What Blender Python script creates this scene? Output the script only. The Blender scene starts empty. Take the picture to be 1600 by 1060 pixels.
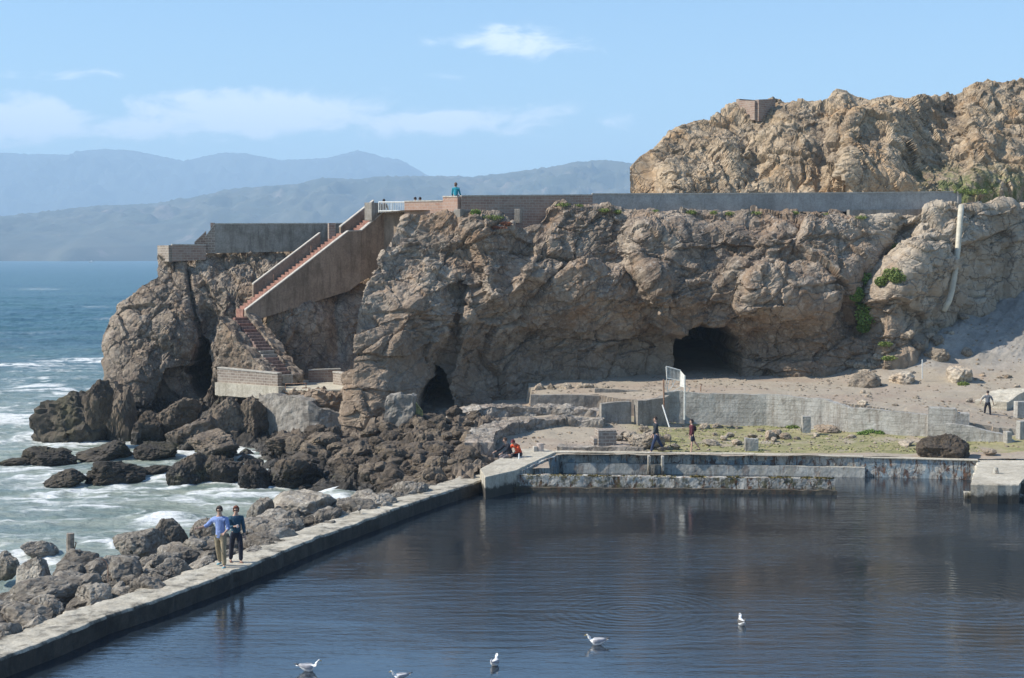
import bpy, bmesh, math, random
import numpy as np
from mathutils import Vector, Matrix
random.seed(7)
R = math.radians
sc = bpy.context.scene
col = sc.collection
# ------------------------------------------------------------------ camera, sky, sun, exposure
F = 2500.0; CZ = 9.5; HOR = 401.0
TH = math.atan((530 - HOR) / F)
cam_d = bpy.data.cameras.new('camera'); cam = bpy.data.objects.new('camera', cam_d); col.objects.link(cam)
cam.location = (0, 0, CZ); cam.rotation_euler = (math.pi / 2 - TH, 0, 0)
cam_d.lens = F / 1600 * 36; cam_d.sensor_width = 36; cam_d.clip_end = 60000; cam_d.clip_start = 0.5
sc.camera = cam
SUN_EL, SUN_AZ = 42.0, 264.0          # azimuth clockwise from +Y
sd = Vector((math.sin(R(SUN_AZ)) * math.cos(R(SUN_EL)), math.cos(R(SUN_AZ)) * math.cos(R(SUN_EL)), math.sin(R(SUN_EL))))
sun_d = bpy.data.lights.new('sun', 'SUN'); sun_d.energy = 5.0; sun_d.angle = R(0.53); sun_d.color = (1, .93, .82)
sun = bpy.data.objects.new('sun', sun_d); col.objects.link(sun); sun.location = (-60, 20, 60)
sun.rotation_euler = (-sd).to_track_quat('-Z', 'Y').to_euler()
sc.view_settings.view_transform = 'Standard'; sc.view_settings.look = 'None'
sc.view_settings.gamma = 1; sc.view_settings.exposure = 0.42
try:
    sc.cycles.use_denoising = True
    sc.cycles.volume_bounces = 2; sc.cycles.max_bounces = 6; sc.cycles.diffuse_bounces = 3
    sc.cycles.glossy_bounces = 3; sc.cycles.sample_clamp_indirect = 4
except Exception: pass

class NT:
    """small node helper"""
    def __init__(s, tree): s.t = tree; s.n = tree.nodes; s.l = tree.links
    def node(s, typ, ins=None, **props):
        n = s.n.new(typ)
        for k, v in props.items(): setattr(n, k, v)
        for k, v in (ins or {}).items():
            if isinstance(v, bpy.types.NodeSocket): s.l.new(v, n.inputs[k])
            else: n.inputs[k].default_value = v
        return n
    def math(s, op, a, b=0.0, c=None, clamp=False):
        n = s.node('ShaderNodeMath', {0: a, 1: b} if c is None else {0: a, 1: b, 2: c}, operation=op); n.use_clamp = clamp
        return n.outputs[0]
    def ramp(s, f, lo, hi, a=0.0, b=1.0):
        n = s.node('ShaderNodeMapRange', {0: f, 1: lo, 2: hi, 3: a, 4: b}); n.interpolation_type = 'SMOOTHSTEP'
        return n.outputs[0]
    def mix(s, f, a, b, mode='MIX'):
        n = s.n.new('ShaderNodeMix'); n.data_type = 'RGBA'; n.blend_type = mode
        for k, v in ((0, f), (6, a), (7, b)):
            if isinstance(v, bpy.types.NodeSocket): s.l.new(v, n.inputs[k])
            else: n.inputs[k].default_value = v if k == 0 else (*v, 1)
        return n.outputs[2]
    def noise(s, vec, scale, detail=6, rough=.6, dist=0.0):
        return s.node('ShaderNodeTexNoise', {'Vector': vec, 'Scale': scale, 'Detail': detail, 'Roughness': rough, 'Distortion': dist}).outputs[0]
    def stretch(s, vec, sx, sy, sz, rot=(0, 0, 0)):
        return s.node('ShaderNodeMapping', {'Vector': vec, 'Scale': (sx, sy, sz), 'Rotation': rot}).outputs[0]

world = bpy.data.worlds.new('World'); sc.world = world; world.use_nodes = True
w = NT(world.node_tree); w.n.clear()
sky = w.node('ShaderNodeTexSky', sky_type='NISHITA'); sky.sun_disc = False
sky.sun_elevation = R(SUN_EL); sky.sun_rotation = R(SUN_AZ); sky.altitude = 10; sky.air_density = 1.0
sky.dust_density = 0.3; sky.ozone_density = 2.2
tc = w.node('ShaderNodeTexCoord').outputs['Generated']
sp = w.node('ShaderNodeSeparateXYZ', {0: tc})
yy = w.math('MAXIMUM', sp.outputs[1], .02)
az = w.math('DIVIDE', sp.outputs[0], yy); el = w.math('DIVIDE', sp.outputs[2], yy)
cv = w.node('ShaderNodeCombineXYZ', {0: az, 1: w.math('MULTIPLY', el, 2.2), 2: 3.3}).outputs[0]
n1 = w.noise(cv, 26, 12, .62, .5); n2 = w.noise(cv, 7, 4, .5)
def blob(cx, cy, rx, ry, amt):
    a = w.math('POWER', w.math('DIVIDE', w.math('SUBTRACT', az, cx), rx), 2)
    b = w.math('POWER', w.math('DIVIDE', w.math('SUBTRACT', el, cy), ry), 2)
    return w.math('MULTIPLY', w.math('EXPONENT', w.math('MULTIPLY', w.math('ADD', a, b), -1)), amt)
def px2(px, py): return (px - 800) / F, (HOR - py) / F
cm = None
for (px, py, rx, ry, a) in ((805, 72, 105, 24, 1.15), (20, 192, 180, 36, 1.4), (230, 200, 130, 22, 1.2), (420, 180, 220, 34, 1.4), (700, 190, 170, 26, 1.25),
                            (980, 190, 70, 16, .6), (250, 205, 260, 14, .6), (80, 118, 160, 12, .5), (680, 122, 120, 8, .35), (1250, 150, 150, 30, .2)):
    cx, cy = px2(px, py); b = blob(cx, cy, rx / F, ry / F, a)
    cm = b if cm is None else w.math('MAXIMUM', cm, b)
dens = w.math('ADD', w.math('MULTIPLY', cm, .75), w.math('MULTIPLY', w.math('SUBTRACT', n1, .5), 2.0))
dens = w.math('MULTIPLY', w.ramp(dens, .22, .78), w.ramp(cm, 0.02, .3))
bgc = w.mix(w.math('MULTIPLY', dens, .95), w.mix(1.0, sky.outputs[0], (.80, .97, 1.08), 'MULTIPLY'), (7.8, 8.3, 8.8))
bg = w.node('ShaderNodeBackground', {0: bgc, 1: .12})
wo = w.n.new('ShaderNodeOutputWorld'); w.l.new(bg.outputs[0], wo.inputs[0])

# ------------------------------------------------------------------ helpers
def P(px, py, Y):
    """world point seen at photo pixel (px,py) at depth Y"""
    a = (np.asarray(px, float) - 800) / F; b = (530 - np.asarray(py, float)) / F
    t = Y / (math.cos(TH) + b * math.sin(TH))
    return np.stack(np.broadcast_arrays(a * t, Y + 0 * t, CZ + t * (-math.sin(TH) + b * math.cos(TH))), -1)
def G(px, py, z):
    a = (px - 800) / F; b = (530 - py) / F
    t = (z - CZ) / (-math.sin(TH) + b * math.cos(TH))
    return np.array([a * t, t * (math.cos(TH) + b * math.sin(TH)), z])
rng = np.random.RandomState(11)
PERM = np.concatenate([rng.permutation(256)] * 3)
GR = rng.normal(size=(256, 3)); GR /= np.linalg.norm(GR, axis=1)[:, None]
RND = rng.rand(256, 4)
def hsh(i, j, k): return PERM[PERM[PERM[i & 255] + (j & 255)] + (k & 255)]
def perlin(p):
    sh = p.shape[:-1]; p = p.reshape(-1, 3)
    i = np.floor(p).astype(int); f = p - i; u = f * f * f * (f * (f * 6 - 15) + 10)
    out = 0
    for dx in (0, 1):
        for dy in (0, 1):
            for dz in (0, 1):
                g = GR[hsh(i[:, 0] + dx, i[:, 1] + dy, i[:, 2] + dz)]
                d = g[:, 0] * (f[:, 0] - dx) + g[:, 1] * (f[:, 1] - dy) + g[:, 2] * (f[:, 2] - dz)
                wt = (u[:, 0] if dx else 1 - u[:, 0]) * (u[:, 1] if dy else 1 - u[:, 1]) * (u[:, 2] if dz else 1 - u[:, 2])
                out = out + wt * d
    return (out * 1.5).reshape(sh)
def fbm(p, o=4, g=.5, lac=2.03):
    s = 0; a = 1
    for k in range(o): s = s + a * perlin(p * lac ** k + 7.3 * k); a *= g
    return s
def ridged(p, o=4, g=.5):
    s = 0; a = 1
    for k in range(o): s = s + a * (1 - 2 * np.abs(perlin(p * 2.1 ** k + 3.1 * k))); a *= g
    return s
def worley(p):
    """F1, F2, facet value (tilted plane per cell)"""
    sh = p.shape[:-1]; p = p.reshape(-1, 3)
    i = np.floor(p).astype(int); F1 = np.full(len(p), 9.); F2 = np.full(len(p), 9.); fc = np.zeros(len(p))
    for dx in (-1, 0, 1):
        for dy in (-1, 0, 1):
            for dz in (-1, 0, 1):
                h = hsh(i[:, 0] + dx, i[:, 1] + dy, i[:, 2] + dz)
                c = i + (dx, dy, dz) + RND[h, :3]; v = p - c; d = np.sqrt((v * v).sum(1))
                m = d < F1
                F2 = np.where(m, F1, np.minimum(F2, d)); F1 = np.where(m, d, F1)
                fc = np.where(m, (RND[h, 3] - .5) + (v * GR[h]).sum(1) * .9, fc)
    return F1.reshape(sh), F2.reshape(sh), fc.reshape(sh)
def sstep(x, a, b):
    t = np.clip((x - a) / (b - a), 0, 1); return t * t * (3 - 2 * t)
def rock_relief(p, big=4.0, amp=1.0, aniso=(1, 1, 1), seed=0.0, fine=1.0):
    q = p * np.array(aniso) + seed
    q = q + .20 * np.stack([perlin(q / 1.9 + 5), perlin(q / 1.9 + 11), perlin(q / 1.9 + 17)], -1) + .07 * np.stack([perlin(q / .5 + 5), perlin(q / .5 + 11), perlin(q / .5 + 17)], -1)
    F1, F2, fc = worley(q / big)
    fine = fine * (.55 + .75 * sstep(perlin(q / 3.1 + 40) + .5 * perlin(q / 1.3 + 50), -.25, .35))
    d = amp * (.44 * fc - .10 * np.exp(-(F2 - F1) / .03))
    F1, F2, fc = worley(q / (big * .42) + 4)
    d += amp * (.20 * fc - .05 * np.exp(-(F2 - F1) / .04))
    F1, F2, fc = worley(q @ np.array([[.8, 0, .6], [0, 1, 0], [-.6, 0, .8]]) * np.array([.35, .6, 1.3]) / (big * .30) + 14)
    d += amp * .17 * fc
    F1, F2, fc = worley(q / (big * .18) + 9)
    d += fine * amp * .20 * fc
    F1, F2, fc = worley(q / (big * .075) + 19)
    d += fine * amp * .10 * fc
    d += amp * .14 * fbm(q / (big * .5), 5, .6) + fine * amp * .045 * fbm(q / .28, 3, .7) - fine * amp * .05 * np.abs(perlin(q / .4 + 3))
    return d
def link(o, parent=None):
    col.objects.link(o)
    if parent is not None: o.parent = parent
    return o
def tag(o, label=None, cat=None, group=None, kind=None):
    if label: o['label'] = label
    if cat: o['category'] = cat
    if group: o['group'] = group
    if kind: o['kind'] = kind
    return o
def empty(name, loc=(0, 0, 0), rz=0, label=None, cat=None, group=None):
    o = bpy.data.objects.new(name, None); o.empty_display_size = .2; o.location = loc; o.rotation_euler = (0, 0, rz)
    link(o); return tag(o, label, cat, group)
def mesh_np(name, V, Fa, mats, parent=None, smooth=False, attrs=None, mi=None):
    me = bpy.data.meshes.new(name)
    V = np.asarray(V, np.float32); Fa = np.asarray(Fa, np.int32)
    me.vertices.add(len(V)); me.vertices.foreach_set('co', V.ravel())
    n = Fa.shape[1]; me.loops.add(Fa.size); me.loops.foreach_set('vertex_index', Fa.ravel())
    me.polygons.add(len(Fa)); me.polygons.foreach_set('loop_start', np.arange(0, Fa.size, n, dtype=np.int32))
    try: me.polygons.foreach_set('loop_total', np.full(len(Fa), n, np.int32))
    except Exception: pass
    me.polygons.foreach_set('use_smooth', np.full(len(Fa), smooth))
    for m in (mats if isinstance(mats, (list, tuple)) else [mats]): me.materials.append(m)
    if mi is not None: me.polygons.foreach_set('material_index', np.asarray(mi, np.int32))
    for k, a in (attrs or {}).items():
        at = me.attributes.new(k, 'FLOAT', 'POINT'); at.data.foreach_set('value', np.asarray(a, np.float32).ravel())
    me.update(calc_edges=True); me.validate()
    return link(bpy.data.objects.new(name, me), parent)
def grid_faces(nr, nc, keep=None):
    a = np.arange(nr * nc).reshape(nr, nc)
    f = np.stack([a[:-1, :-1], a[:-1, 1:], a[1:, 1:], a[1:, :-1]], -1).reshape(-1, 4)
    return f if keep is None else f[keep.reshape(-1)]
def grid_obj(name, W, mat, keep=None, attrs=None, smooth=False, parent=None):
    return mesh_np(name, W.reshape(-1, 3), grid_faces(*W.shape[:2], keep), mat, parent, smooth, attrs)
def grid_normals(W):
    dx = np.gradient(W, axis=1); dz = np.gradient(W, axis=0); n = np.cross(dx, dz)
    return n / (np.linalg.norm(n, axis=-1, keepdims=True) + 1e-9)
def blur(A, k):
    for _ in range(k):
        A = (np.roll(A, 1, 0) + A * 2 + np.roll(A, -1, 0)) / 4 if False else np.concatenate([A[:1], (A[:-2] + 2 * A[1:-1] + A[2:]) / 4, A[-1:]], 0)
        A = np.concatenate([A[:, :1], (A[:, :-2] + 2 * A[:, 1:-1] + A[:, 2:]) / 4, A[:, -1:]], 1)
    return A

class MB:
    """polygon soup with optional uv (u along, v up)"""
    def __init__(s): s.v = []; s.f = []; s.uv = []
    def quad(s, a, b, c, d, uv=None):
        n = len(s.v); s.v += [tuple(a), tuple(b), tuple(c), tuple(d)]; s.f.append((n, n + 1, n + 2, n + 3)); s.uv.append(uv or ((0, 0), (1, 0), (1, 1), (0, 1)))
    def box(s, c, size, rz=0, rx=0, ry=0, mat=None):
        M = Matrix.Translation(Vector(c)) @ Matrix.Rotation(rz, 4, 'Z') @ Matrix.Rotation(ry, 4, 'Y') @ Matrix.Rotation(rx, 4, 'X')
        if mat is not None: M = mat @ M
        x, y, z = (q / 2 for q in size)
        p = [M @ Vector(q) for q in ((-x, -y, -z), (x, -y, -z), (x, y, -z), (-x, y, -z), (-x, -y, z), (x, -y, z), (x, y, z), (-x, y, z))]
        for (a, b, cc, d), (du, dv) in (((0, 1, 5, 4), (2 * x, 2 * z)), ((1, 2, 6, 5), (2 * y, 2 * z)), ((2, 3, 7, 6), (2 * x, 2 * z)), ((3, 0, 4, 7), (2 * y, 2 * z)), ((4, 5, 6, 7), (2 * x, 2 * y)), ((3, 2, 1, 0), (2 * x, 2 * y))):
            s.quad(p[a], p[b], p[cc], p[d], ((0, 0), (du, 0), (du, dv), (0, dv)))
        return s
    def tube(s, pts, r, n=8, r2=None):
        pts = [Vector(p) for p in pts]; rings = []
        for i, p in enumerate(pts):
            t = (pts[min(i + 1, len(pts) - 1)] - pts[max(i - 1, 0)]).normalized()
            u = t.orthogonal().normalized() if i == 0 else (rings_u - t * rings_u.dot(t)).normalized()
            rings_u = u; w_ = t.cross(u)
            rr = r if r2 is None else r + (r2 - r) * i / (len(pts) - 1)
            rings.append([p + (u * math.cos(2 * math.pi * k / n) + w_ * math.sin(2 * math.pi * k / n)) * rr for k in range(n)])
        for i in range(len(rings) - 1):
            for k in range(n):
                s.quad(rings[i][k], rings[i][(k + 1) % n], rings[i + 1][(k + 1) % n], rings[i + 1][k])
        for rg in (rings[0][::-1], rings[-1]):
            m = len(s.v); s.v += [tuple(q) for q in rg]; s.f.append(tuple(range(m, m + n))); s.uv.append(((0, 0),) * n)
        return s
    def build(s, name, mat, parent=None, smooth=False, bevel=0.0):
        me = bpy.data.meshes.new(name); me.from_pydata(s.v, [], s.f)
        uvl = me.uv_layers.new(name='UVMap'); flat = [c for f in s.uv for uv in f for c in uv]
        uvl.data.foreach_set('uv', flat); me.materials.append(mat)
        bm = bmesh.new(); bm.from_mesh(me); bmesh.ops.remove_doubles(bm, verts=bm.verts, dist=1e-4)
        bmesh.ops.recalc_face_normals(bm, faces=bm.faces)
        if bevel:
            bmesh.ops.bevel(bm, geom=[e for e in bm.edges if e.is_manifold and e.calc_face_angle(0) > .6], offset=bevel, segments=1, affect='EDGES')
        bm.to_mesh(me); bm.free()
        if smooth: me.polygons.foreach_set('use_smooth', [True] * len(me.polygons))
        return link(bpy.data.objects.new(name, me), parent)

def ruin_wall(name, pts, thick, mat, parent=None, res=.11, rough=.03, chip=.06, chips=1.2, seed=0, closed_top=True, lump=0.0):
    """a worn wall along a polyline of (x,y,zbottom,ztop); displaced box section, real thickness"""
    pts = np.array(pts, float); seg = np.hypot(*np.diff(pts[:, :2], axis=0).T); L = np.concatenate([[0], np.cumsum(seg)])
    n = max(6, int(L[-1] / res)); s = np.linspace(0, L[-1], n)
    C = np.stack([np.interp(s, L, pts[:, k]) for k in range(4)], 1)
    T = np.gradient(C[:, :2], axis=0); T /= np.linalg.norm(T, axis=1)[:, None] + 1e-9
    N = np.stack([T[:, 1], -T[:, 0]], 1)          # right side of travel = toward camera for left-to-right walls
    H = (C[:, 3] - C[:, 2]).max(); nh = max(3, int(H / res)); nt = max(3, int(thick / res))
    sec = [(thick / 2, v) for v in np.linspace(0, 1, nh)] + [(thick / 2 - thick * k / (nt - 1), 1) for k in range(1, nt)] + [(-thick / 2, v) for v in np.linspace(1, 0, nh)[1:]]
    ch = chips * chip * np.clip(fbm(np.stack([s / 1.3, s * 0 + seed, s * 0], 1), 4, .6), -1, .3)
    W = np.zeros((len(sec), n, 3))
    for i, (o, v) in enumerate(sec):
        W[i, :, :2] = C[:, :2] + N * o
        W[i, :, 2] = C[:, 2] + (C[:, 3] + ch - C[:, 2]) * v
    first, last = W[:, :1].copy(), W[:, -1:].copy()
    cen0 = np.array([*C[0, :2], (C[0, 2] + C[0, 3]) / 2]); cen1 = np.array([*C[-1, :2], (C[-1, 2] + C[-1, 3]) / 2])
    W = np.concatenate([cen0 + (first - cen0) * .02, cen0 + (first - cen0) * .5, W, cen1 + (last - cen1) * .5, cen1 + (last - cen1) * .02], 1)
    nn = grid_normals(W)
    d = rough * fbm(W / .5 + seed, 4, .6) + rough * .6 * worley(W / .8 + seed)[2]
    if lump: d = d + lump * (.5 - worley(W / .33 + seed)[0]) + lump * .6 * fbm(W / 1.1, 3)
    W = W - nn * d[..., None] if nn[nh // 2, n // 2] @ np.array([*N[n // 2], 0]) < 0 else W + nn * d[..., None]
    o = grid_obj(name, W, mat, parent=parent)
    uv = o.data.uv_layers.new(name='UVMap'); li = np.zeros(len(o.data.loops), np.int32); o.data.loops.foreach_get('vertex_index', li)
    ss = np.concatenate([[0, 0], s, [s[-1]] * 2]); U = np.tile(ss, (len(sec), 1)).ravel(); Vv = W[..., 2].ravel()
    uv.data.foreach_set('uv', np.stack([U[li], Vv[li]], 1).astype(np.float32).ravel())
    return o

# ------------------------------------------------------------------ materials
def newmat(name):
    m = bpy.data.materials.new(name); m.use_nodes = True; t = NT(m.node_tree); t.n.clear()
    out = t.n.new('ShaderNodeOutputMaterial'); b = t.n.new('ShaderNodeBsdfPrincipled'); t.l.new(b.outputs[0], out.inputs[0])
    return m, t, b
def setin(t, b, k, v):
    if isinstance(v, bpy.types.NodeSocket): t.l.new(v, b.inputs[k])
    else: b.inputs[k].default_value = (*v, 1) if isinstance(v, tuple) and len(v) == 3 else v
def bump(t, b, h, strength=.5, dist=.05):
    n = t.node('ShaderNodeBump', {'Strength': strength, 'Distance': dist, 'Height': h}); t.l.new(n.outputs[0], b.inputs['Normal'])
def rock_mat(name, cols, stain=(.30, .19, .10), stain_amt=.35, pale=(.5, .45, .38), pale_amt=.3, tide=None, rnd=False, veg=None, dark=(.05, .045, .04), scale=1.0, bumpd=.05, lowtone=None, sunlit_x=None):
    m, t, b = newmat(name)
    pos = t.node('ShaderNodeNewGeometry').outputs['Position']
    if rnd:
        oi = t.node('ShaderNodeObjectInfo'); ob = t.node('ShaderNodeTexCoord').outputs['Object']
        vec = t.node('ShaderNodeVectorMath', {0: ob, 1: t.node('ShaderNodeVectorMath', {0: oi.outputs['Location'], 1: (1.7, 1.3, 2.1)}, operation='MULTIPLY').outputs[0]}, operation='ADD').outputs[0]
        vec = t.node('ShaderNodeVectorMath', {0: vec, 1: (scale, scale, scale)}, operation='MULTIPLY').outputs[0]
    else: vec = pos
    a = t.noise(vec, .55 * scale, 8, .62, .6); c = t.mix(t.ramp(a, .36, .64), cols[0], cols[1])
    c = t.mix(t.ramp(t.noise(vec, 1.7 * scale, 7, .7, .3), .42, .66), c, cols[2])
    if not rnd: c = t.mix(t.ramp(t.noise(t.stretch(vec, 1, 1, .55, (0, .5, 0)), .16, 7, .68, 1.0), .46, .58, 0, .6), c, t.mix(1.0, c, (.45, .41, .38), 'MULTIPLY'))
    c = t.mix(t.math('MULTIPLY', t.ramp(t.noise(t.stretch(vec, 1, 1, .6), .33 * scale, 5, .6, 1.2), .48, .68), stain_amt), c, stain)
    c = t.mix(t.math('MULTIPLY', t.ramp(t.noise(vec, 3.1 * scale, 8, .8), .52, .64), pale_amt), c, pale)
    f = t.noise(vec, 6 * scale, 8, .82); c = t.mix(t.ramp(f, .36, .56, .3, 1.0), t.mix(1.0, c, (.50, .47, .44), 'MULTIPLY'), c)
    if sunlit_x: c = t.mix(t.math('MULTIPLY', t.ramp(t.math('ADD', t.node('ShaderNodeSeparateXYZ', {0: pos}).outputs[0], t.math('MULTIPLY', t.noise(pos, .4, 4), 5)), sunlit_x[0], sunlit_x[1]), .7), c, t.mix(t.ramp(t.noise(pos, .8, 6, .7), .4, .6), (.37, .295, .21), (.49, .42, .325)))  # sunlight painted into the rock colour: paler tan towards the right end
    crk = t.node('ShaderNodeTexVoronoi', {'Vector': t.node('ShaderNodeVectorMath', {0: vec, 1: t.node('ShaderNodeTexNoise', {'Vector': vec, 'Scale': 1.4, 'Detail': 4}).outputs[1]}, operation='ADD').outputs[0], 'Scale': .8 * scale}, feature='DISTANCE_TO_EDGE').outputs[0]
    c = t.mix(t.ramp(crk, .0, .045, .55, 0), c, dark)
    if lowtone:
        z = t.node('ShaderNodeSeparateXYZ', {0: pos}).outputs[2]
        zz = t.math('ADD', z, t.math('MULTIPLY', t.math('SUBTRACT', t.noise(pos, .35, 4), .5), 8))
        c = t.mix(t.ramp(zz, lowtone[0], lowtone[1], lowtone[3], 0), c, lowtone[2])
    if veg is not None:
        sx_ = t.node('ShaderNodeSeparateXYZ', {0: pos}); vm = t.math('MULTIPLY', t.ramp(sx_.outputs[0], 25.5, 28.5), t.ramp(sx_.outputs[2], 14.0, 16.5, 1, 0))
        c = t.mix(t.math('MULTIPLY', t.ramp(t.noise(pos, .9, 6, .75), .42, .58), vm), c, veg[0])
    rough = .92
    if tide is not None:
        z = t.node('ShaderNodeSeparateXYZ', {0: pos}).outputs[2]
        zz = t.math('ADD', z, t.math('MULTIPLY', t.math('SUBTRACT', t.noise(pos, .8, 5, .65), .5), 1.2))
        k = t.ramp(zz, tide[0], tide[1], 1, 0); dk = t.mix(t.ramp(t.noise(pos, 6, 5, .7), .4, .7), (.022, .018, .013), (.06, .048, .032))
        dk = t.mix(t.ramp(t.noise(pos, .9, 3), .6, .7, 0, .5), dk, (.085, .085, .03))
        c = t.mix(k, c, dk); rough = t.ramp(k, 0, 1, .92, .5)
    if rnd: c = t.mix(1.0, c, t.mix(oi.outputs['Random'], (.55, .53, .50), (1.25, 1.25, 1.22)), 'MULTIPLY')
    setin(t, b, 'Base Color', c); setin(t, b, 'Roughness', rough)
    h = t.math('ADD', t.math('MULTIPLY', t.noise(vec, 4.5 * scale, 9, .72), 1.0), t.math('MULTIPLY', t.ramp(crk, 0, .08), .35))
    bump(t, b, h, 1.0, bumpd * 1.7)
    return m
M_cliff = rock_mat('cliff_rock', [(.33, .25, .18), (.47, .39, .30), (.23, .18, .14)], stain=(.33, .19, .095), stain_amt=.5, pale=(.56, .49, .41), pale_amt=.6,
                   lowtone=(3.0, 9.0, (.22, .155, .10), .5), tide=(-.2, 1.0), sunlit_x=(21.5, 25))
M_prom = rock_mat('headland_rock', [(.28, .22, .16), (.41, .34, .265), (.19, .15, .12)], stain=(.32, .20, .11), stain_amt=.45, pale=(.56, .48, .38), pale_amt=.6,
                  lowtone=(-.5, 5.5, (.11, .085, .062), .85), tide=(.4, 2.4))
M_upper = rock_mat('upper_rock', [(.42, .315, .20), (.54, .43, .30), (.33, .255, .17)], stain=(.46, .27, .12), stain_amt=.55, pale=(.60, .51, .39), pale_amt=.55, veg=((.13, .15, .05), .0))
M_grey = rock_mat('riprap_rock', [(.24, .215, .18), (.37, .335, .285), (.17, .145, .12)], stain=(.22, .17, .12), stain_amt=.3, pale=(.5, .48, .44), pale_amt=.55, rnd=True, tide=(-1.0, -.25), bumpd=.035)
M_brown = rock_mat('shore_rock', [(.145, .11, .078), (.22, .172, .125), (.10, .078, .06)], stain=(.15, .11, .06), stain_amt=.4, pale=(.33, .29, .24), pale_amt=.45, rnd=True, tide=(-.5, .35), bumpd=.05)
M_black = rock_mat('wet_rock', [(.06, .05, .038), (.10, .082, .06), (.045, .038, .03)], stain=(.09, .085, .03), stain_amt=.4, pale=(.12, .10, .085), pale_amt=.3, rnd=True, bumpd=.06)
M_tan = rock_mat('tan_rock', [(.42, .35, .27), (.52, .45, .36), (.34, .28, .22)], stain=(.45, .28, .15), stain_amt=.35, pale=(.6, .55, .47), pale_amt=.4, rnd=True, bumpd=.03)

def concrete_mat(name, c1, c2, board=False, stain=(.16, .14, .12), stain_amt=.5, rust=0.0, paint=None, bumpd=.02, moss=0.0, panel=None, wet=None):
    m, t, b = newmat(name)
    pos = t.node('ShaderNodeNewGeometry').outputs['Position']; uv = t.node('ShaderNodeTexCoord').outputs['UV']
    z = t.node('ShaderNodeSeparateXYZ', {0: pos}).outputs[2]
    c = t.mix(t.ramp(t.noise(pos, 1.3, 8, .7, .5), .38, .62), c1, c2)
    if panel:
        vv = t.node('ShaderNodeTexVoronoi', {'Vector': t.stretch(uv, panel, .01, 1), 'Scale': 1.0}).outputs['Color']
        c = t.mix(t.math('MULTIPLY', t.node('ShaderNodeSeparateColor', {0: vv}).outputs[0], .5), c, t.mix(1.0, c, (.55, .55, .58), 'MULTIPLY'))
    if paint:
        c = t.mix(t.math('MULTIPLY', t.ramp(t.noise(pos, 1.4, 8, .7, .8), .49, .53), .9), c, paint[0])
        c = t.mix(t.math('MULTIPLY', t.ramp(t.noise(pos, 1.7, 8, .75, .6), .56, .60), .9), c, paint[1])
    st = t.noise(t.stretch(pos, 2.2, 2.2, .35), 1.5, 8, .75); c = t.mix(t.math('MULTIPLY', t.ramp(st, .46, .66), stain_amt), c, stain)
    c = t.mix(t.ramp(t.noise(pos, .45, 4, .6), .4, .65, 0, .45), c, t.mix(1.0, c, (.6, .58, .55), 'MULTIPLY'))
    c = t.mix(t.ramp(t.noise(pos, 11, 5, .8), .38, .6, .45, 0), c, t.mix(1.0, c, (.5, .48, .46), 'MULTIPLY'))
    h = t.noise(pos, 7, 9, .75)
    if board:
        bw = t.math('FRACT', t.math('MULTIPLY', z, 4.2)); ln = t.ramp(bw, .0, .1, 1, 0)
        c = t.mix(t.math('MULTIPLY', ln, t.ramp(t.noise(pos, .8, 3), .4, .6, .0, .35)), c, stain); h = t.math('SUBTRACT', h, t.math('MULTIPLY', ln, .2))
    if rust:
        rr = t.ramp(t.noise(t.stretch(pos, 2.2, 2.2, .6), 1.6, 9, .8, .5), .51, .57); c = t.mix(t.math('MULTIPLY', rr, rust), c, t.mix(t.ramp(t.noise(pos, 5, 4), .4, .6), (.17, .075, .035), (.05, .035, .025)))
    if moss:
        c = t.mix(t.math('MULTIPLY', t.ramp(t.noise(pos, 2.9, 8, .75), .51, .58), moss), c, t.mix(t.ramp(t.noise(pos, 4, 4), .4, .6), (.14, .12, .04), (.06, .055, .03)))
    if wet is not None:
        zz = t.math('ADD', z, t.math('MULTIPLY', t.math('SUBTRACT', t.noise(pos, 1.7, 6, .7), .5), .7)); c = t.mix(t.ramp(zz, wet - .08, wet + .1, .93, 0), c, (.03, .027, .02))
    setin(t, b, 'Base Color', c); setin(t, b, 'Roughness', .9); bump(t, b, h, .9, bumpd)
    return m
M_deck = concrete_mat('deck_concrete', (.54, .49, .39), (.66, .61, .50), stain=(.33, .28, .20), stain_amt=.5, bumpd=.05, wet=.42)
M_conc = concrete_mat('board_concrete', (.40, .385, .345), (.50, .485, .44), board=True, stain=(.20, .165, .13), stain_amt=.65, bumpd=.04)
M_par = concrete_mat('parapet_concrete', (.36, .355, .335), (.46, .455, .435), stain=(.27, .25, .23), stain_amt=.4, panel=.19)
M_plas = concrete_mat('plaster', (.27, .245, .21), (.36, .335, .295), stain=(.15, .13, .11), stain_amt=.75, bumpd=.04)
M_stairw = concrete_mat('stair_wall_render', (.27, .205, .15), (.36, .28, .21), stain=(.16, .12, .085), stain_amt=.7)
M_basin = concrete_mat('basin_wall_paint', (.50, .48, .42), (.62, .60, .53), stain=(.13, .105, .075), stain_amt=.6, rust=.9, paint=((.25, .33, .37), (.10, .045, .03)), bumpd=.03)
M_basin2 = concrete_mat('basin_ledge', (.46, .45, .40), (.56, .545, .48), stain=(.15, .14, .10), stain_amt=.5, rust=.5, bumpd=.03)
M_plinth = concrete_mat('basin_plinth', (.07, .06, .045), (.12, .105, .08), stain=(.03, .027, .02), stain_amt=.6, rust=.4, bumpd=.05, moss=.3)
M_mossy = concrete_mat('crumbling_concrete', (.52, .50, .43), (.66, .63, .56), wet=.16, stain=(.10, .08, .05), stain_amt=.7, rust=1.0, bumpd=.06, moss=.8)
M_poolw = concrete_mat('pool_wall_side', (.04, .035, .028), (.085, .075, .06), stain=(.03, .03, .03), stain_amt=.6, bumpd=.05)
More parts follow.
